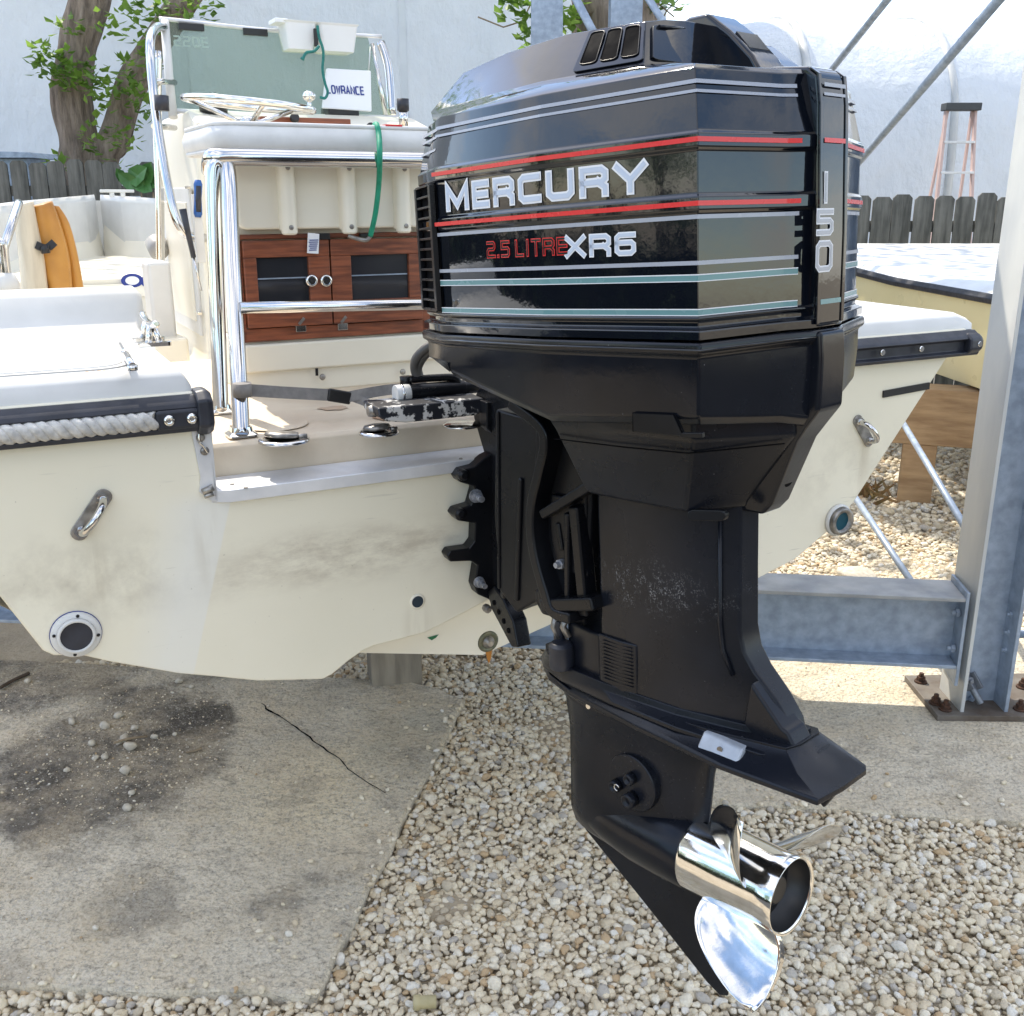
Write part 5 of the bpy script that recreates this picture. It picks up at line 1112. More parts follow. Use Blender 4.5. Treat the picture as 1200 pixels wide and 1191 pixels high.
for P_, sg in ((PORT, -1), (STB, 1)):
    for u, h, mm in ((1.1215, .0022, SILV), (1.1110, .0017, SILV), (1.0590, .0027, RED), (.9905, .0027, RED), (.9760, .0024, SILV), (.9250, .0024, SILV), (.9080, .0032, TEALS), (.8690, .0030, TEALS)):
        o_ = .0048 if mm is RED else .0012
        wrap(P_, u - h, u + h, o_, "stripe", mm)
        if mm is TEALS: wrap(P_, u + h, u + h + .0012, o_ + .0002, "stripe", WHT); wrap(P_, u - h - .0009, u - h, o_ + .0002, "stripe", WHT)
for u, h in ((1.1215, .0022), (1.1110, .0017), (1.094, .0017)): wrap(FRONT, u - h, u + h, .0012, "stripe", SILV)
# raised rims of the flat panels (bead round each panel on the port and rear port facets)
def bead(a0, a1, u0, u1, r=.0016):
    pl = rrect(0, 1, 0, 1, .001, 1); pts = []
    for (k, l) in ((0, 0), (1, 0), (1, 1), (0, 1)):
        a = a0 + (a1 - a0) * k; pts.append((a, u0 + (u1 - u0) * l))
    P = []
    for i in range(4):
        p, q = pts[i], pts[(i + 1) % 4]
        for k in range(6):
            a = p[0] + (q[0] - p[0]) * (.04 + .92 * k / 5); u = p[1] + (q[1] - p[1]) * (.04 + .92 * k / 5); P.append(E(a, sideS(a) - .0002 - lean(u), u))
    return P
# lettering on the port side
SY = lambda a, u, o: E(a, sideS(a) - .0010 - o, u)
# fore-and-aft runs left to right in the picture, so reading direction is +a
def word(name, items, x0, y0, x1, y1, capx, capy, T0, T1, m0, m1, ext, slant=0.0):
    a0, u0 = es(x0, y0, -.219); a1, u1 = es(x1, y1, -.219); _, ut = es(capx, capy, -.219)
    hgt = ut - u0; wid = a1 - a0; tot = sum(w_ for _, w_ in items); mo = MB(); mi = MB(); cur = 0
    gap = .13
    for ch, w_ in items:
        if ch != ' ':
            gx = a0 + wid * cur / tot; gw = wid * (w_ - gap) / tot - T0
            fu = lambda x, y, o: SY(x + (y - u0) * slant, y + (u1 - u0) * 0, o)
            glyph(mo, ch, gx + T0 / 2, u0 + T0 / 2, gw, hgt - T0, T0, fu, 0, T0 * .5)
            glyph(mi, ch, gx + T0 / 2, u0 + T0 / 2, gw, hgt - T0, T1, fu, .0005, T0 * .5 - (T0 - T1) * .5)
        cur += w_
    mo.build(name, m0, cowl); mi.build(name + "_fill", m1, cowl)
word("brand_lettering", [('M', 1.15), ('E', .86), ('R', .98), ('C', .98), ('U', 1.0), ('R', .98), ('Y', 1.05)], 521, 249, 760, 219, 521, 216, .0110, .0060, WHT, PALE, 1)
word("model_lettering", [('X', 1.0), ('R', 1.0), ('6', .95)], 665, 303, 746, 300, 665, 276, .0072, .0040, WHT, PALE, 1)
word("litre_lettering", [('2', .95), ('.', .36), ('5', .95), (' ', .35), ('L', .9), ('I', .5), ('T', .95), ('R', 1.0), ('E', .95)], 572, 303, 671, 303, 572, 283, .0046, .0023, RED, INK, 1)
# air grille on the front port corner
g0, g1 = (-.470, -.2100), (-.556, -.1695); gd = Vector((g1[0] - g0[0], g1[1] - g0[1])); gn_ = Vector((gd.y, -gd.x)).normalized()
if gn_.dot(Vector((g0[0] + .25, g0[1]))) < 0: gn_ = -gn_
GP = lambda k, u, o: E(g0[0] + gd.x * k + gn_.x * o, g0[1] + gd.y * k + gn_.y * o, u)
m = MB(); ub, ut = .868, 1.046
for k0, k1 in ((-.02, .12), (.94, 1.06)): m.rings([[GP(k0, ub, .004), GP(k1, ub, .004), GP(k1, ub, .012), GP(k0, ub, .012)], [GP(k0, ut, .004), GP(k1, ut, .004), GP(k1, ut, .012), GP(k0, ut, .012)]])
n = 12
m.rings([[GP(0, ub - .004, 0), GP(1, ub - .004, 0), GP(1, ub, .010), GP(0, ub, .010)], [GP(0, ub - .004 + .003, 0), GP(1, ub - .001, 0), GP(1, ub + .003, .010), GP(0, ub + .003, .010)]])
m.build("grille_frame", BRKT, cowl, .001)
for i in range(n + 1):
    u = ub + (ut - ub) * i / n; q = MB(); q.rings([[GP(.08, u - .0016, .002), GP(.98, u - .0016, .002), GP(.98, u - .0016, .011), GP(.08, u - .0016, .011)], [GP(.08, u + .0016, .002), GP(.98, u + .0016, .002), GP(.98, u + .0016, .011), GP(.08, u + .0016, .011)]]); q.build("slat", BRKT, cowl, .0006)
m = MB(); m.rings([[GP(0, ub, .001), GP(1, ub, .001), GP(1, ub, .003), GP(0, ub, .003)], [GP(0, ut, .001), GP(1, ut, .001), GP(1, ut, .003), GP(0, ut, .003)]]); m.build("grille_back", HOLE, cowl)
# three intake openings with a pale frame on the hump's port slope
hb = [Vector(p) for p in ring(1, 0, 0, 0, HUMPB, [1.158, 1.160, 1.163, 1.163, 1.160, 1.158, 1.156])]; ht = [Vector(p) for p in ring(1, 0, 0, 0, HUMPT, [1.226, 1.224, 1.219, 1.226, 1.222, 1.212, 1.210])]
b0, b1, t0, t1 = hb[2], hb[3], ht[2], ht[3]
hn = (b1 - b0).cross(t0 - b0).normalized()
if hn.x > 0: hn = -hn
HP = lambda k, v, o: b0.lerp(b1, k).lerp(t0.lerp(t1, k), v) + hn * o
m = MB(); fr_ = rrect(.0, .70, .06, .97, .06, 4); m.prism(fr_, lambda a, b, d: HP(a, b, d), .0004, .0026); m.build("intake_surround", GLOSS, cowl, .0008)
for k in range(3):
    m = MB(); x = .050 + k * .213; m.prism(rrect(x, x + .165, .20, .88, .05, 4), lambda a, b, d: HP(a, b, d), .0022, .0031); m.build("intake_opening", HOLE, cowl)
    m = MB(); m.tube([HP(a, b, .0034) for a, b in rrect(x - .004, x + .169, .185, .895, .055, 4)], .0009, 6, closed=True); m.build("intake_rim", BRKT, cowl)
# rear scoop on the hump: recessed dark face, cap fin
m = MB(); q = [hb[2], hb[1], hb[0], hb[-1], hb[-2], hb[-3]]
r0, r1, r2, r3 = hb[2], hb[11], ht[11], ht[2]
RP = lambda k, v, o: r0.lerp(r1, k).lerp(r3.lerp(r2, k), v) + Vector((0, -1, .3)).normalized() * o
m.prism(rrect(.05, .50, .10, .92, .06, 4), lambda a, b, d: RP(a, b, d), .001, .0045); m.build("scoop_panel", pm("smoked_scoop", (0.012, 0.013, 0.016), None, 8, .12), cowl, .001)
m = MB(); m.tube([RP(a, b, .006) for a, b in ((.10, .86), (.30, .90), (.46, .90))], .0024, 8); m.build("scoop_lip", GLOSS, cowl)
m = MB()
prof = [(-.225, 1.224), (-.185, 1.238), (-.155, 1.237), (-.120, 1.210), (-.085, 1.175), (-.070, 1.150), (-.225, 1.150)]
m.prism(prof, lambda a, u, d: E(a, d, u), .004, .068); m.build("scoop_fin", GLOSS, cowl, .006, 3)
m = MB(); m.prism([(-.20, 1.215), (-.135, 1.205), (-.075, 1.160), (-.060, 1.145), (-.20, 1.145)], lambda a, u, d: E(a, d, u), .068, .125); m.build("scoop_side", GLOSS, cowl, .006, 3)
m = MB(); m.prism([(-.118, 1.2065), (-.098, 1.1845), (-.096, 1.1865), (-.116, 1.2090)], lambda a, u, d: E(a, d, u), .014, .060); m.build("scoop_window", pm("smoked_scoop_window", (0.012, 0.013, 0.016), None, 8, .12), cowl)
# centre spine down the back, over the top to the hump
def spine(prof_out, prof_in, hw, nm, mm, par, bev=.004):
    m = MB(); rs = []
    for (a, u), (ai, ui) in zip(prof_out, prof_in): rs.append([E(ai, -hw, ui), E(a, -hw, u), E(a, hw, u), E(ai, hw, ui)])
    m.rings(rs, True, True); return m.build(nm, mm, par, bev, 3)
sp_ = spine([(.036, .838), (.037, .95), (.034, 1.10), (.030, 1.134), (.018, 1.144), (-.02, 1.149), (-.150, 1.166)], [(.01, .838), (.01, .95), (.01, 1.10), (.01, 1.12), (.0, 1.13), (-.02, 1.135), (-.150, 1.150)], .0285, "spine", GLOSS, cowl, .006)
for sg in (-1, 1):
    m = MB(); m.rings([[E(a, sg * .0285 - .0035, u), E(a + .0035, sg * .0285 - .0035, u), E(a + .0035, sg * .0285 + .0035, u), E(a, sg * .0285 + .0035, u)] for a, u in ((.034, .842), (.035, .95), (.032, 1.10), (.028, 1.134), (.017, 1.142))]); m.build("spine_bead", GLOSS, cowl, .001)
for u, h, mm in ((1.1215, .0022, SILV), (1.1110, .0017, SILV), (1.0590, .0027, RED), (.8690, .0030, TEALS)):
    aa = .0372 if u < 1.1 else .0352; m = MB(); m.add([E(aa, -.024, u - h), E(aa, .024, u - h), E(aa - .0002, .024, u + h), E(aa - .0002, -.024, u + h)], [(0, 1, 2, 3)]); m.build("stripe", mm, cowl)
mo, mi = MB(), MB(); SPN = lambda s, u, o: E(.0385 + o, s, u)
for ch, (x0, y0, x1, y1) in (('1', (957, 239, 978, 201)), ('5', (956, 277, 977, 244)), ('0', (955, 320, 976, 281))):
    s0, u0 = ea(x0, y0, .038); s1, u1 = ea(x1, y1, .038); T0, T1 = .0080, .0044
    glyph(mo, ch, s0 + T0 / 2, u0 + T0 / 2, s1 - s0 - T0, u1 - u0 - T0, T0, SPN, 0, T0 / 2); glyph(mi, ch, s0 + T0 / 2, u0 + T0 / 2, s1 - s0 - T0, u1 - u0 - T0, T1, SPN, .0005, T1 / 2)
mo.build("power_number", WHT, cowl); mi.build("power_number_fill", SILV, cowl)

# lower cowl
bot = [.712, .720, .735, .722, .770, .800, .815]
m = MB(); m.rings([ring(1, .009, 0, .835), ring(1, .010, 0, .829), ring(1, .010, 0, .822), ring(1, .004, 0, .818), ring(1, .004, 0, .790), ring(1, .001, 0, .0, H0, [b + .012 for b in bot]), ring(.985, -.006, 0, 0, H0, bot), ring(.7, -.04, 0, 0, H0, [b + .006 for b in bot])], True, True)
lc_ = m.build("lower_cowl", LOWCOWL, eng, .004, 3)
m = MB(); m.rings([[E(a, -hw, u), E(a2, -hw, u), E(a2, hw, u), E(a, hw, u)] for a, a2, hw, u in ((.02, .042, .030, .833), (.02, .044, .030, .80), (.0, .042, .030, .735), (-.02, .024, .029, .712), (-.045, .008, .027, .690), (-.075, -.030, .024, .600), (-.085, -.045, .022, .583))], True, True)
m.build("rear_spine", LOWCOWL, lc_, .006, 3)
m = MB(); q0 = ea(905, 575, -.02); c = E(-.004, .0, .640); m.prism(rrect(-.010, .010, .622, .662, .009, 4), lambda s, u, d: E(-.0115 - (.65 - u) * .36 + d, s, u), -.002, .0012); m.build("spine_slot", HOLE, lc_)
m = MB(); a0, u0 = es(750, 504, -.205); a1, u1 = es(803, 488, -.205)
m.prism([(a0, u0), (a0, u1), (a1 - .012, u1 + .002), (a1, u0 + .004), (a1, u0)], lambda a, u, d: E(a, sideS(a) - .002 + d, u), -.0035, .004); lt = m.build("latch", BRKT, lc_, .001)
m = MB(); m.tube([E(a, sideS(a) - .0045, u) for a, u in ((a0, u0), (a0, u1), (a1 - .012, u1 + .002), (a1, u0 + .004))], .0012, 6); m.build("latch_seam", HOLE, lt)
m = MB(); m.bar(E(a1 - .003, -.209, u0 + .001), E(a1 + .03, -.209, u0 + .004), .006, .006); m.build("latch_catch", BRKT, lc_, .001)
m = MB(); m.tube([E(a, s * 1.0, .8265) for a, s in [(a + (.011 if a > -.2 else 0), s + math.copysign(.0105, s) * (1 if abs(s) > .1 else .3)) for a, s in H0]], .0016, 6); m.build("seam_lip", GLOSS, lc_)

# mid cover (chaps) and driveshaft leg
m = MB()
def hexring(a_f, a_c, a_r, sf, s_c, s_r, u, uf=None):
    h = [(a_r, -s_r), (a_c, -s_c), ((a_c + a_f) / 2, -(s_c + sf) / 2 - .002), (a_f, -sf), (a_f - .012, -sf * .55)]
    return [E(a, s if s < 0 else s * .86, u) for a, s in plan(h)]
m.rings([hexring(-.345, -.075, .010, .125, .135, .03, .735), hexring(-.345, -.075, .010, .125, .135, .03, .700), hexring(-.340, -.080, .004, .122, .130, .03, .692), hexring(-.305, -.115, -.066, .098, .100, .024, .600), hexring(-.300, -.118, -.070, .090, .092, .022, .590)], True, True)
mc = m.build("mid_cover", LEGM, eng, .005, 3)
m = MB(); m.tube([E(a, s - .0005, u) for a, s, u in ((-.338, -.124, .676), (-.2, -.129, .679), (-.085, -.1305, .683), (.0, -.040, .690))], .0011, 6); m.build("cover_seam", HOLE, mc)
m = MB(); a, u = es(838, 608, -.07); m.prism(rrect(-.020, .024, -.008, .008, .007, 3), lambda x, y, d: E(-.095 + x, -.079 + x * .62 + d, .588 + y), -.006, .004); m.build("cover_clip", BRKT, mc, .002)
m = MB()
def legring(u, a_f, a_c, a_r, w_, s_r):
    h = [(a_r, -s_r), (a_c, -w_), ((a_c + a_f) / 2, -w_ - .003), (a_f + .02, -w_), (a_f, -w_ * .55)]
    return [E(a, s if s < 0 else s * .55, u) for a, s in plan(h)]
m.rings([legring(.605, -.332, -.140, -.074, .062, .030), legring(.50, -.332, -.142, -.074, .062, .030), legring(.41, -.332, -.145, -.073, .062, .030), legring(.378, -.332, -.147, -.066, .062, .029), legring(.352, -.332, -.148, -.048, .062, .028), legring(.320, -.335, -.150, -.016, .062, .026), legring(.290, -.338, -.152, .006, .063, .025), legring(.262, -.34, -.153, .014, .064, .024)], True, True)
leg_ = m.build("leg", LEGM, eng, .005, 3)
m = MB(); m.tube([E(a, s, u) for a, s, u in ((-.098, -.0445, .575), (-.098, -.0445, .42), (-.094, -.0435, .38), (-.078, -.041, .345))], .0032, 8); m.build("leg_bead", LEGM, leg_)
# ribbed water block and small tell-tale box at the leg's front
m = MB(); m.rings([[E(-.315, -.066, u), E(-.265, -.070, u), E(-.235, -.067, u), E(-.235, -.04, u), E(-.315, -.04, u)] for u in (.270, .352, .358)], True, True); wb_ = m.build("water_block", LEGM, leg_, .003)
for k in range(12):
    m = MB(); u = .285 + k * .0058; m.bar(E(-.305, -.0692, u), E(-.243, -.0700, u + .002), .0020, .0010, (1, 0, 0)); m.build("rib", GEARM, wb_)
m = MB(); m.rings([[E(-.405, -.045, u), E(-.345, -.056, u), E(-.32, -.056, u), E(-.32, .05, u), E(-.405, .045, u)] for u in (.262, .33, .345, .352)], True, True); m.build("leg_front", LEGM, leg_, .006, 3)
m = MB(); m.lathe([(0, .019), (.005, .021), (.040, .021), (.046, .016)], E(-.405, -.060, .272), (0, 0, 1), 18); m.lathe([(0, .010), (.05, .010)], E(-.418, -.05, .30), (0, 0, 1), 12); m.build("hose_elbow", RUBBER, leg_, .001)
# flange of the leg and the anti-ventilation plate
def av(half, u, uf=0, k=.55): return [E(a, s if s < 0 else s * k, u + (uf * (a + .2))) for a, s in plan(half)]
AVT = [(.020, -.015), (-.02, -.040), (-.16, -.066), (-.30, -.070), (-.40, -.062), (-.46, -.040), (-.492, -.012)]
AVU = [(.045, -.020), (-.01, -.075), (-.15, -.088), (-.28, -.082), (-.40, -.068), (-.465, -.045), (-.503, -.014)]
AVL = [(.104, -.050), (.098, -.104), (-.05, -.110), (-.22, -.094), (-.38, -.070), (-.450, -.046), (-.492, -.014)]
m = MB(); m.rings([av(AVT, .278), av([(a, s * 1.05) for a, s in AVT], .268), av([(a + .005, s) for a, s in AVU], .259), av(AVU, .252), av([(a - .004, s * .93) for a, s in AVU], .249)], True, True); fl = m.build("leg_flange", LEGM, leg_, .003, 3)
AVI = [(.070, -.020), (.04, -.070), (-.12, -.080), (-.26, -.076), (-.38, -.060), (-.44, -.040), (-.482, -.012)]
m = MB(); AVS = [(.030, -.034), (.022, -.058), (-.10, -.074), (-.24, -.074), (-.38, -.060), (-.44, -.040), (-.482, -.012)]
AVM = [(.060, -.040), (.050, -.076), (-.09, -.088), (-.24, -.086), (-.38, -.064), (-.445, -.042), (-.486, -.013)]
m.rings([av(AVS, .262, .045, .4), av(AVS, .258, .045, .4), av(AVM, .247, .022, .4), av([(a, s * .98) for a, s in AVL], .2425, 0, .2), av(AVL, .240, 0, .2), av(AVL, .234, 0, .2), av([(a - .006, s * .94) for a, s in AVL], .230, 0, .2), av([(.05, -.012), (.0, -.02), (-.16, -.04), (-.26, -.044), (-.36, -.04), (-.42, -.028), (-.455, -.010)], .205)], True, True); plate = m.build("ventilation_plate", GEARM, eng, .0025, 3)
# raised keel fin above the plate's tail
m = MB(); m.prism([(-.06, .262), (-.045, .345), (.006, .292), (.016, .287), (.040, .250), (.092, .241), (-.06, .238)], lambda a, u, d: E(a, -.022 + d, u), -.024, .022); m.build("tail_fin", LEGM, leg_, .005, 3)
m = MB(); a0, u0 = es(820, 884, -.088); a1, u1 = es(871, 889, -.088); m.prism([(a0, .244), (a1 - .004, .242), (a1 - .004, .261), (a0, .265)], lambda a, u, d: E(a, -.0865 + d + (u - .25) * .85, u), -.006, .014)
an = m.build("anode", ANODE, plate, .004, 3); m = MB(); m.lathe([(0, .0045), (.002, .0045)], E((a0 + a1) / 2, -.0900, .2525), (-1, 0, 0), 14); m.build("anode_screw", DKMET, an)
m = MB(); m.prism([(.000, .230), (.062, .232), (.070, .200), (.050, .168), (.030, .190)], lambda a, u, d: E(a, d, u), -.006, .006); m.build("trim_tab", GEARM, plate, .003)
m = MB(); m.lathe([(0, .0055), (.002, .0045)], E(-.335, -.072, .2285), (-1, 0, 0), 12); m.build("plug_screw", STEEL, plate)
# gearcase: strut, torpedo, skeg
def foil(u, a0, a1, w_, sh=.32):
    n = 12; out = []
    for k in range(n + 1): x = k / n; out.append((a0 + (a1 - a0) * x, -w_ * (2.6 * math.sqrt(x) * (1 - x) ** .85 + .06)))
    out = out[::-1]
    return [E(a, s, u) for a, s in plan(out)]
m = MB(); m.rings([foil(.228, -.462, -.095, .052), foil(.205, -.452, -.125, .044), foil(.15, -.446, -.140, .040), foil(.06, -.446, -.150, .042), foil(.0, -.446, -.158, .044), foil(-.03, -.440, -.168, .036), foil(-.045, -.42, -.17, .026)], True, True, True)
gear = m.build("gearcase", GEARM, eng)
m = MB(); m.lathe([(0, .004), (.006, .016), (.02, .029), (.05, .043), (.10, .053), (.16, .0610), (.22, .063), (.262, .0625), (.270, .059)], E(-.436, 0, .0), E(1, 0, 0), 36); m.build("torpedo", GEARM, gear)
m = MB(); sk = [(-.436, -.020), (-.412, -.056), (-.290, -.140), (-.155, -.232), (-.128, -.244), (-.112, -.236), (-.122, -.150), (-.158, -.045)]
def skp(a, u, d): k = max(.22, 1 - max(0, -u - .03) / .20); return E(a, d * k, u)
m.prism(sk, skp, -.012, .012); m.build("skeg", GEARM, gear, .0035, 3)
a, u = es(740, 918, -.046); m = MB(); m.lathe([(-.012, .049), (.004, .049), (.0055, .047)], E(a, -.042, u), (-1, 0, 0), 40); pk = m.build("intake_disc", GEARM, gear, .0008)
for (x, y, r, h) in ((723, 920, .0105, .012), (740, 912, .010, .012), (741, 936, .0125, .016)):
    aa, uu = es(x, y, -.05); m = MB(); m.lathe([(0, r), (h, r), (h + .002, r * .8), (h + .002, r * .62), (h - .004, r * .5)], E(aa, -.0475, uu), (-1, 0, 0), 20); m.build("disc_boss", GEARM, pk)
aa, uu = es(723, 923, -.062); m = MB(); m.tube([E(aa + .0052 * math.cos(t), -.0626, uu + .0052 * math.sin(t)) for t in [R(20 + 30 * k) for k in range(10)]], .0013, 6); m.build("boss_ring", STEEL, pk)

# propeller
prop = empty("propeller"); prop.parent = eng
m = MB(); m.lathe([(-.178, .053), (-.174, .0605), (-.166, .0620), (-.10, .0610), (-.03, .0590), (0, .0600), (.001, .0590), (-.003, .0555)], E(0, 0, 0), E(1, 0, 0), 48, cap0=True, cap1=False); m.build("hub", CHROME, prop)
m = MB(); m.lathe([(-.003, .0555), (-.04, .052)], E(0, 0, 0), E(1, 0, 0), 40, cap0=False, cap1=True); m.build("exhaust_bore", BLACKP, prop)
m = MB(); m.lathe([(-.045, .026), (-.028, .026), (-.022, .02)], E(0, 0, 0), E(1, 0, 0), 20); m.build("prop_nut", BLACKP, prop)
m = MB(); m.box(-.006, .006, .150, .163, .0595, .0622); m.build("hub_notch", HOLE, prop)
def blade(ph):
    m = MB(); nr, nc = 16, 14; top = []; bot = []
    for i in range(nr + 1):
        x = i / nr; r = .050 + (.186 - .050) * x
        hw = .051 * (math.sin(math.pi * min(1, (x * .80 + .20))) ** .62 if x < .999 else 0) * (1 + .28 * math.sin(math.pi * x)) + .002
        if x > .86: hw *= math.sqrt(max(0.03, 1 - ((x - .86) / .145) ** 2))
        skew = -.10 * x * x; rake = .042 * x + .030 * x * x
        T = []; Bt = []
        for j in range(nc + 1):
            v = j / nc * 2 - 1; arc = v * hw; pa = math.atan2(.72, 2 * math.pi * r)
            da = arc * math.sin(pa); dphi = arc * math.cos(pa) / r + skew
            th = (.0016 + .0052 * (1 - x)) * (1 - v * v) + .0006; cup = .006 * max(0, v) ** 3
            an_ = R(ph) + dphi; base_a = -.098 + rake + da + cup
            for L_, s_ in ((T, 1), (Bt, -1)): L_.append(E(base_a + s_ * th * math.cos(pa), math.cos(an_) * r, math.sin(an_) * r))
        top.append(T); bot.append(Bt)
    rs = [t_ + b_[::-1] for t_, b_ in zip(top, bot)]
    m.rings(rs, True, True, True); return m.build("blade", CHROME, prop)
for ph in (8, 127, 254): blade(ph)

# ------------------------------------------------------------------ transom clamp, swivel bracket, tilt tube
def bpoly(pts, f): return [bn(x, y, f) for x, y in pts]
def platexf(pts2, f0, f1, nm, mm=BRKT, bev=.003):
    P = bpoly(pts2, (f0 + f1) / 2); m = MB(); n = len(P)
    m.add([BE(p.x, f0, p.z) for p in P] + [BE(p.x, f1, p.z) for p in P], [list(range(n))[::-1], list(range(n, 2 * n))] + [(i, (i + 1) % n, n + (i + 1) % n, n + i) for i in range(n)])
    return m.build(nm, mm, eng, bev, 3)
cl_ = platexf([(566, 470), (590, 470), (594, 560), (592, 690), (612, 728), (588, 716), (570, 700), (556, 694), (552, 684), (556, 660), (548, 655), (524, 656), (520, 649), (524, 643), (546, 640), (552, 632), (553, 611), (533, 608), (527, 601), (531, 595), (548, 590), (553, 572), (552, 568), (535, 563), (531, 557), (536, 549), (552, 545), (565, 534), (573, 530), (578, 512), (566, 500)], -.004, -.034, "clamp_bracket")
for (x, y) in ((541, 556), (537, 601)):
    p = bn(x, y, -.034); q = MB(); q.lathe([(0, .0105), (.014, .0105), (.018, .006)], BE(p.x, -.030, p.z), (BE(p.x, -1.03, p.z) - BE(p.x, -.03, p.z)), 16); q.build("lug", BRKT, cl_, .001)
# clamp's fore-and-aft cheek
def cheek(t0, t1, pts, nm, bev=.004):     # outline given on the boat's lengthwise plane as (f, z)
    m = MB(); n = len(pts); m.add([BE(t0, f, z) for f, z in pts] + [BE(t1, f, z) for f, z in pts], [list(range(n))[::-1], list(range(n, 2 * n))] + [(i, (i + 1) % n, n + (i + 1) % n, n + i) for i in range(n)])
    return m.build(nm, BRKT, eng, bev, 3)
cheek(-.034, -.018, [(.045, 1.235), (.02, 1.262), (-.05, 1.268), (-.10, 1.262), (-.125, 1.235), (-.11, 1.15), (-.105, 1.05), (-.105, .95), (-.100, .885), (-.055, .845), (-.03, .845), (-.03, 1.10), (.045, 1.20)], "clamp_cheek")
cheek(.20, .216, [(.045, 1.235), (.02, 1.262), (-.05, 1.268), (-.10, 1.262), (-.125, 1.235), (-.11, 1.15), (-.105, 1.05), (-.105, .95), (-.100, .885), (-.055, .845), (-.03, .845), (-.03, 1.10), (.045, 1.20)], "clamp_cheek")
cheek(-.045, -.006, [(-.092, 1.24), (-.122, 1.238), (-.112, 1.15), (-.107, .95), (-.102, .885), (-.085, .885), (-.09, .95), (-.09, 1.15)], "cheek_edge")
cheek(-.046, -.016, [(-.06, .90), (-.10, .888), (-.14, .86), (-.16, .815), (-.135, .805), (-.05, .85), (-.035, .88)], "trim_plate")
for k, (f, z) in enumerate(((-.065, .868), (-.085, .857), (-.105, .846), (-.125, .835))):
    q = MB(); q.lathe([(0, .0052), (.0015, .0052)], BE(-.0462, f, z), BE(-1.0462, f, z) - BE(-.0462, f, z), 12); q.build("trim_hole", HOLE, eng)
BOLTS = pm("salted_bolt", (0.42, 0.43, 0.47), (0.22, 0.23, 0.25), 90, .5, .6, bump=.3, bscale=200)
for (x, y, s) in ((557, 581, 1.0), (561, 682, .85)):
    p = bn(x, y, -.034); q = MB(); dr = BE(p.x, -1.034, p.z) - BE(p.x, -.034, p.z)
    q.lathe([(0, .013 * s), (.003, .013 * s), (.003, .0095 * s), (.014, .0095 * s), (.014, .006 * s), (.028, .006 * s)], BE(p.x, -.034, p.z), dr, 12, smooth=False); q.build("clamp_bolt", BOLTS, cl_)
q = MB(); p = bn(569, 712, -.03); q.lathe([(0, .008), (.012, .008), (.014, .004)], BE(p.x, -.03, p.z), BE(p.x, -1.03, p.z) - BE(p.x, -.03, p.z), 8, smooth=False); q.build("clamp_bolt", DKMET, cl_)
# swivel bracket body and its ribbed arm
m = MB(); m.rings([[E(a, -w_, u), E(a2, -w_, u), E(a2, w_, u), E(a, w_, u)] for a, a2, w_, u in ((-.455, -.345, .052, .385), (-.455, -.345, .056, .44), (-.430, -.335, .052, .56), (-.415, -.330, .052, .66), (-.43, -.30, .058, .715))], True, True); sw = m.build("swivel_bracket", BRKT, eng, .008, 3)
arm = [es(x, y, -.080) for x, y in ((600, 472), (634, 498), (641, 520), (634, 555), (626, 590), (625, 622), (630, 655), (640, 690), (650, 716), (672, 724))]
P = curve([E(a, -.078, u) for a, u in arm], 6)
m = MB(); rs = []
for i, p in enumerate(P):
    d = (P[min(i + 1, len(P) - 1)] - P[max(i - 1, 0)]).normalized(); n_ = Vector((0, d.z, -d.y)); k = .009
    rs.append([p + n_ * k + Vector((-.012, 0, 0)), p - n_ * k + Vector((-.012, 0, 0)), p - n_ * k * 1.3 + Vector((.035, 0, 0)), p + n_ * k * 1.3 + Vector((.035, 0, 0))])
m.rings(rs, True, True); m.build("swivel_arm", BRKT, sw, .004, 3)
def ebar(p, q, w_, h, s, nm, par=sw): a = es(*p, s); b = es(*q, s); m = MB(); m.bar(E(a[0], s, a[1]), E(b[0], s, b[1]), w_, h, (1, 0, 0)); return m.build(nm, BRKT, par, .004, 3)
ebar((640, 602), (700, 566), .016, .030, -.072, "brace")
ebar((668, 600), (668, 700), .012, .020, -.064, "web_rib"); ebar((655, 612), (660, 645), .010, .012, -.064, "web_rib")
ebar((645, 706), (706, 704), .022, .050, -.062, "lower_yoke")
ebar((678, 592), (690, 720), .02, .03, -.058, "web_rib")
m = MB(); m.rings([[E(a, -.066, u), E(a, -.05, u), E(a2, -.05, u), E(a2, -.066, u)] for a, a2, u in ((-.41, -.335, .445), (-.415, -.35, .52), (-.41, -.37, .57))], True, True); m.build("arm_panel", BRKT, sw, .004)
a, u = es(657, 661, -.07); q = MB(); q.lathe([(0, .0085), (.008, .0085), (.008, .0055), (.016, .005)], E(a, -.066, u), (-1, 0, 0), 6, smooth=False); q.build("zinc_nut", BOLTS, sw)
m = MB(); m.rings([[E(-.47, -w_, u), E(-.36, -w_, u), E(-.36, w_, u), E(-.47, w_, u)] for w_, u in ((.04, .345), (.055, .372), (.055, .395))], True, True); m.build("lower_mount", BRKT, sw, .006, 3)
m = MB()
for (a, s, r, l) in ((-.43, -.04, .007, .05), (-.418, -.055, .005, .04), (-.40, -.05, .006, .035)): m.tube([E(a, s, .36), E(a - .005, s - .004, .36 - l * .5), E(a + .004, s, .36 - l)], r, 8)
m.build("mount_hardware", DKMET, sw)
def filler(pts, s, s0, s1, nm):
    m = MB(); m.prism([es(x, y, s) for x, y in pts], lambda a, u, d: E(a, d, u), s0, s1); return m.build(nm, BRKT, sw, .005, 3)
filler([(588, 478), (640, 492), (652, 545), (640, 600), (640, 700), (612, 716), (592, 690), (586, 600)], -.03, -.045, .06, "swivel_tube")
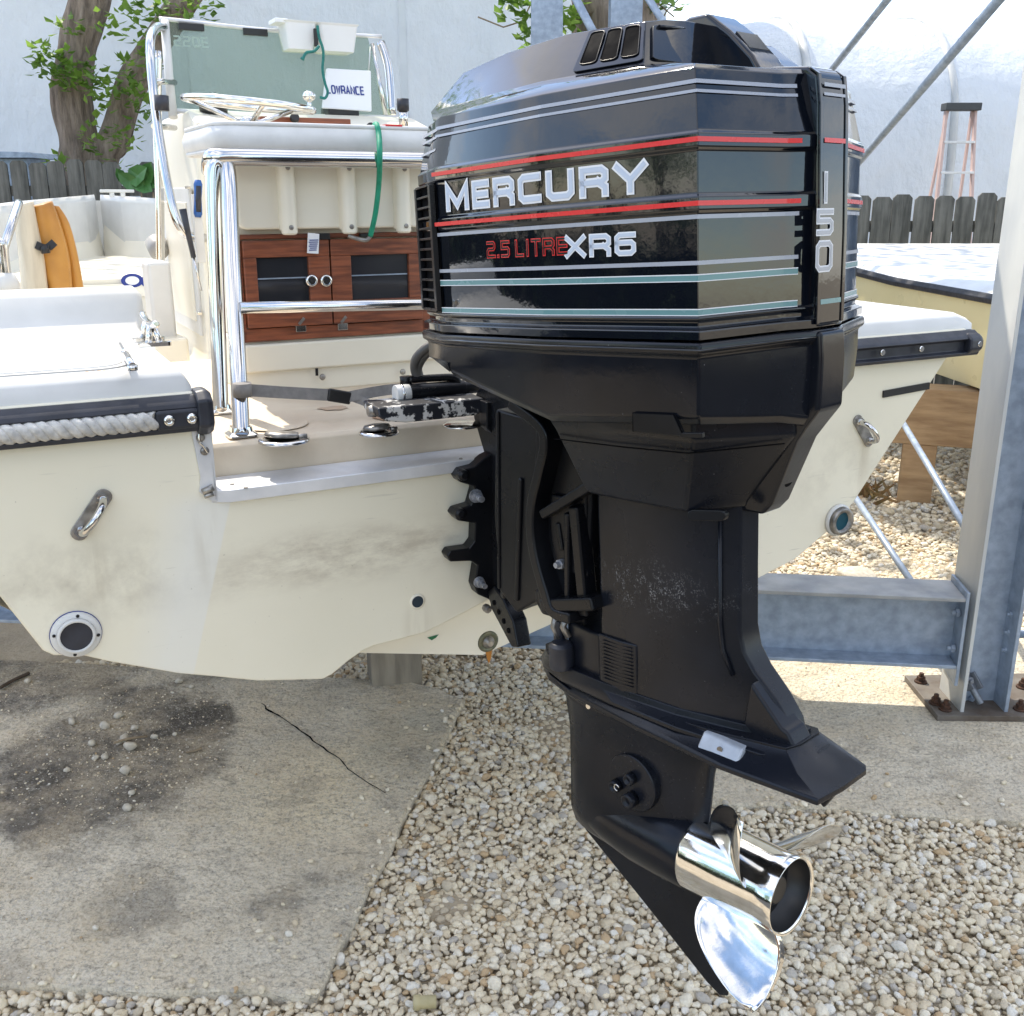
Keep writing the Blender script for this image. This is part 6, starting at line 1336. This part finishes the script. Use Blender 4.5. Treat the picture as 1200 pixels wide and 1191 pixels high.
ebar((584, 482), (585, 690), .006, .006, -.046, "cheek_rib"); ebar((611, 560), (606, 704), .010, .010, -.046, "web_rib")
filler([(640, 500), (700, 500), (700, 600), (690, 720), (645, 712), (636, 650)], -.03, -.056, .05, "swivel_web")
# tilt tube / steering cylinder across the transom top
tb0, tb1 = bn(437, 478, .02), bn(575, 470, .02)
z_ = tb0.z - .006
m = MB(); m.rings([[BE(x, f, z) for f, z in ((.075, z_ + .010), (-.005, z_ + .010), (-.012, z_ - k_), (.070, z_ - k_))] for x, k_ in ((tb0.x, .004), (tb0.x + .012, .014), (tb0.x + .05, .020), (-.055, .020), (-.035, .012))], True, True); tt = m.build("tilt_tube", CHIP, eng, .004, 3)
m = MB(); a_ = BE(tb0.x - .006, .03, z_ - .002); b_ = BE(tb0.x + .01, .03, z_ - .002); m.lathe([(0, .009), (.012, .012), (.016, .010)], a_, b_ - a_, 14); m.build("tube_end", DKMET, tt)
m = MB(); a_ = BE(-.165, .062, z_ + .018); b_ = BE(-.045, .062, z_ + .018); m.tube([a_, b_], .0155, 18); m.tube([b_, BE(.06, .062, z_ + .02)], .012, 14); sc_ = m.build("steering_cylinder", BRKT, tt, .001)
m = MB(); a_ = BE(-.182, .062, z_ + .018); m.tube([a_, BE(-.155, .062, z_ + .018)], .0165, 18); m.build("cylinder_collar", WHITE, sc_); m = MB(); m.tube([BE(-.172, .062, z_ + .018), BE(-.168, .062, z_ + .018)], .0175, 18); m.build("collar_band", STEEL, sc_)
m = MB(); m.tube(curve([BE(-.150, .08, z_ + .038), BE(-.10, .07, z_ + .040), BE(-.06, .06, z_ + .036), BE(-.055, .06, z_ + .0)], 5), .007, 8); m.lathe([(0, .012), (.016, .012)], BE(-.152, .08, z_ + .030), (0, 0, 1), 12); m.build("steering_link", BRKT, tt)
m = MB()
for dx, dy in ((0, 0), (7, 3)):
    m.tube(curve([bn(490 + dx * .4, 446, .08), bn(486 + dx * .5, 432, .08), bn(488 + dx, 420, .07), bn(497 + dx, 410, .06), bn(510, 402, .05)], 6), .0085, 10)
m2 = MB(); m2.v = [BE(*p) for p in m.v]; m2.f = m.f; m2.sm = m.sm; m2.build("rigging_hose", pm("grey_hose", (0.07, 0.065, 0.06), None, 8, .5), tt)
m = MB(); m.rings([[E(a, -w_, u), E(a2, -w_, u), E(a2, w_, u), E(a, w_, u)] for a, a2, w_, u in ((-.52, -.36, .06, .735), (-.54, -.34, .08, .78), (-.54, -.34, .09, .82))], True, True); m.build("engine_mount", BRKT, eng, .006)
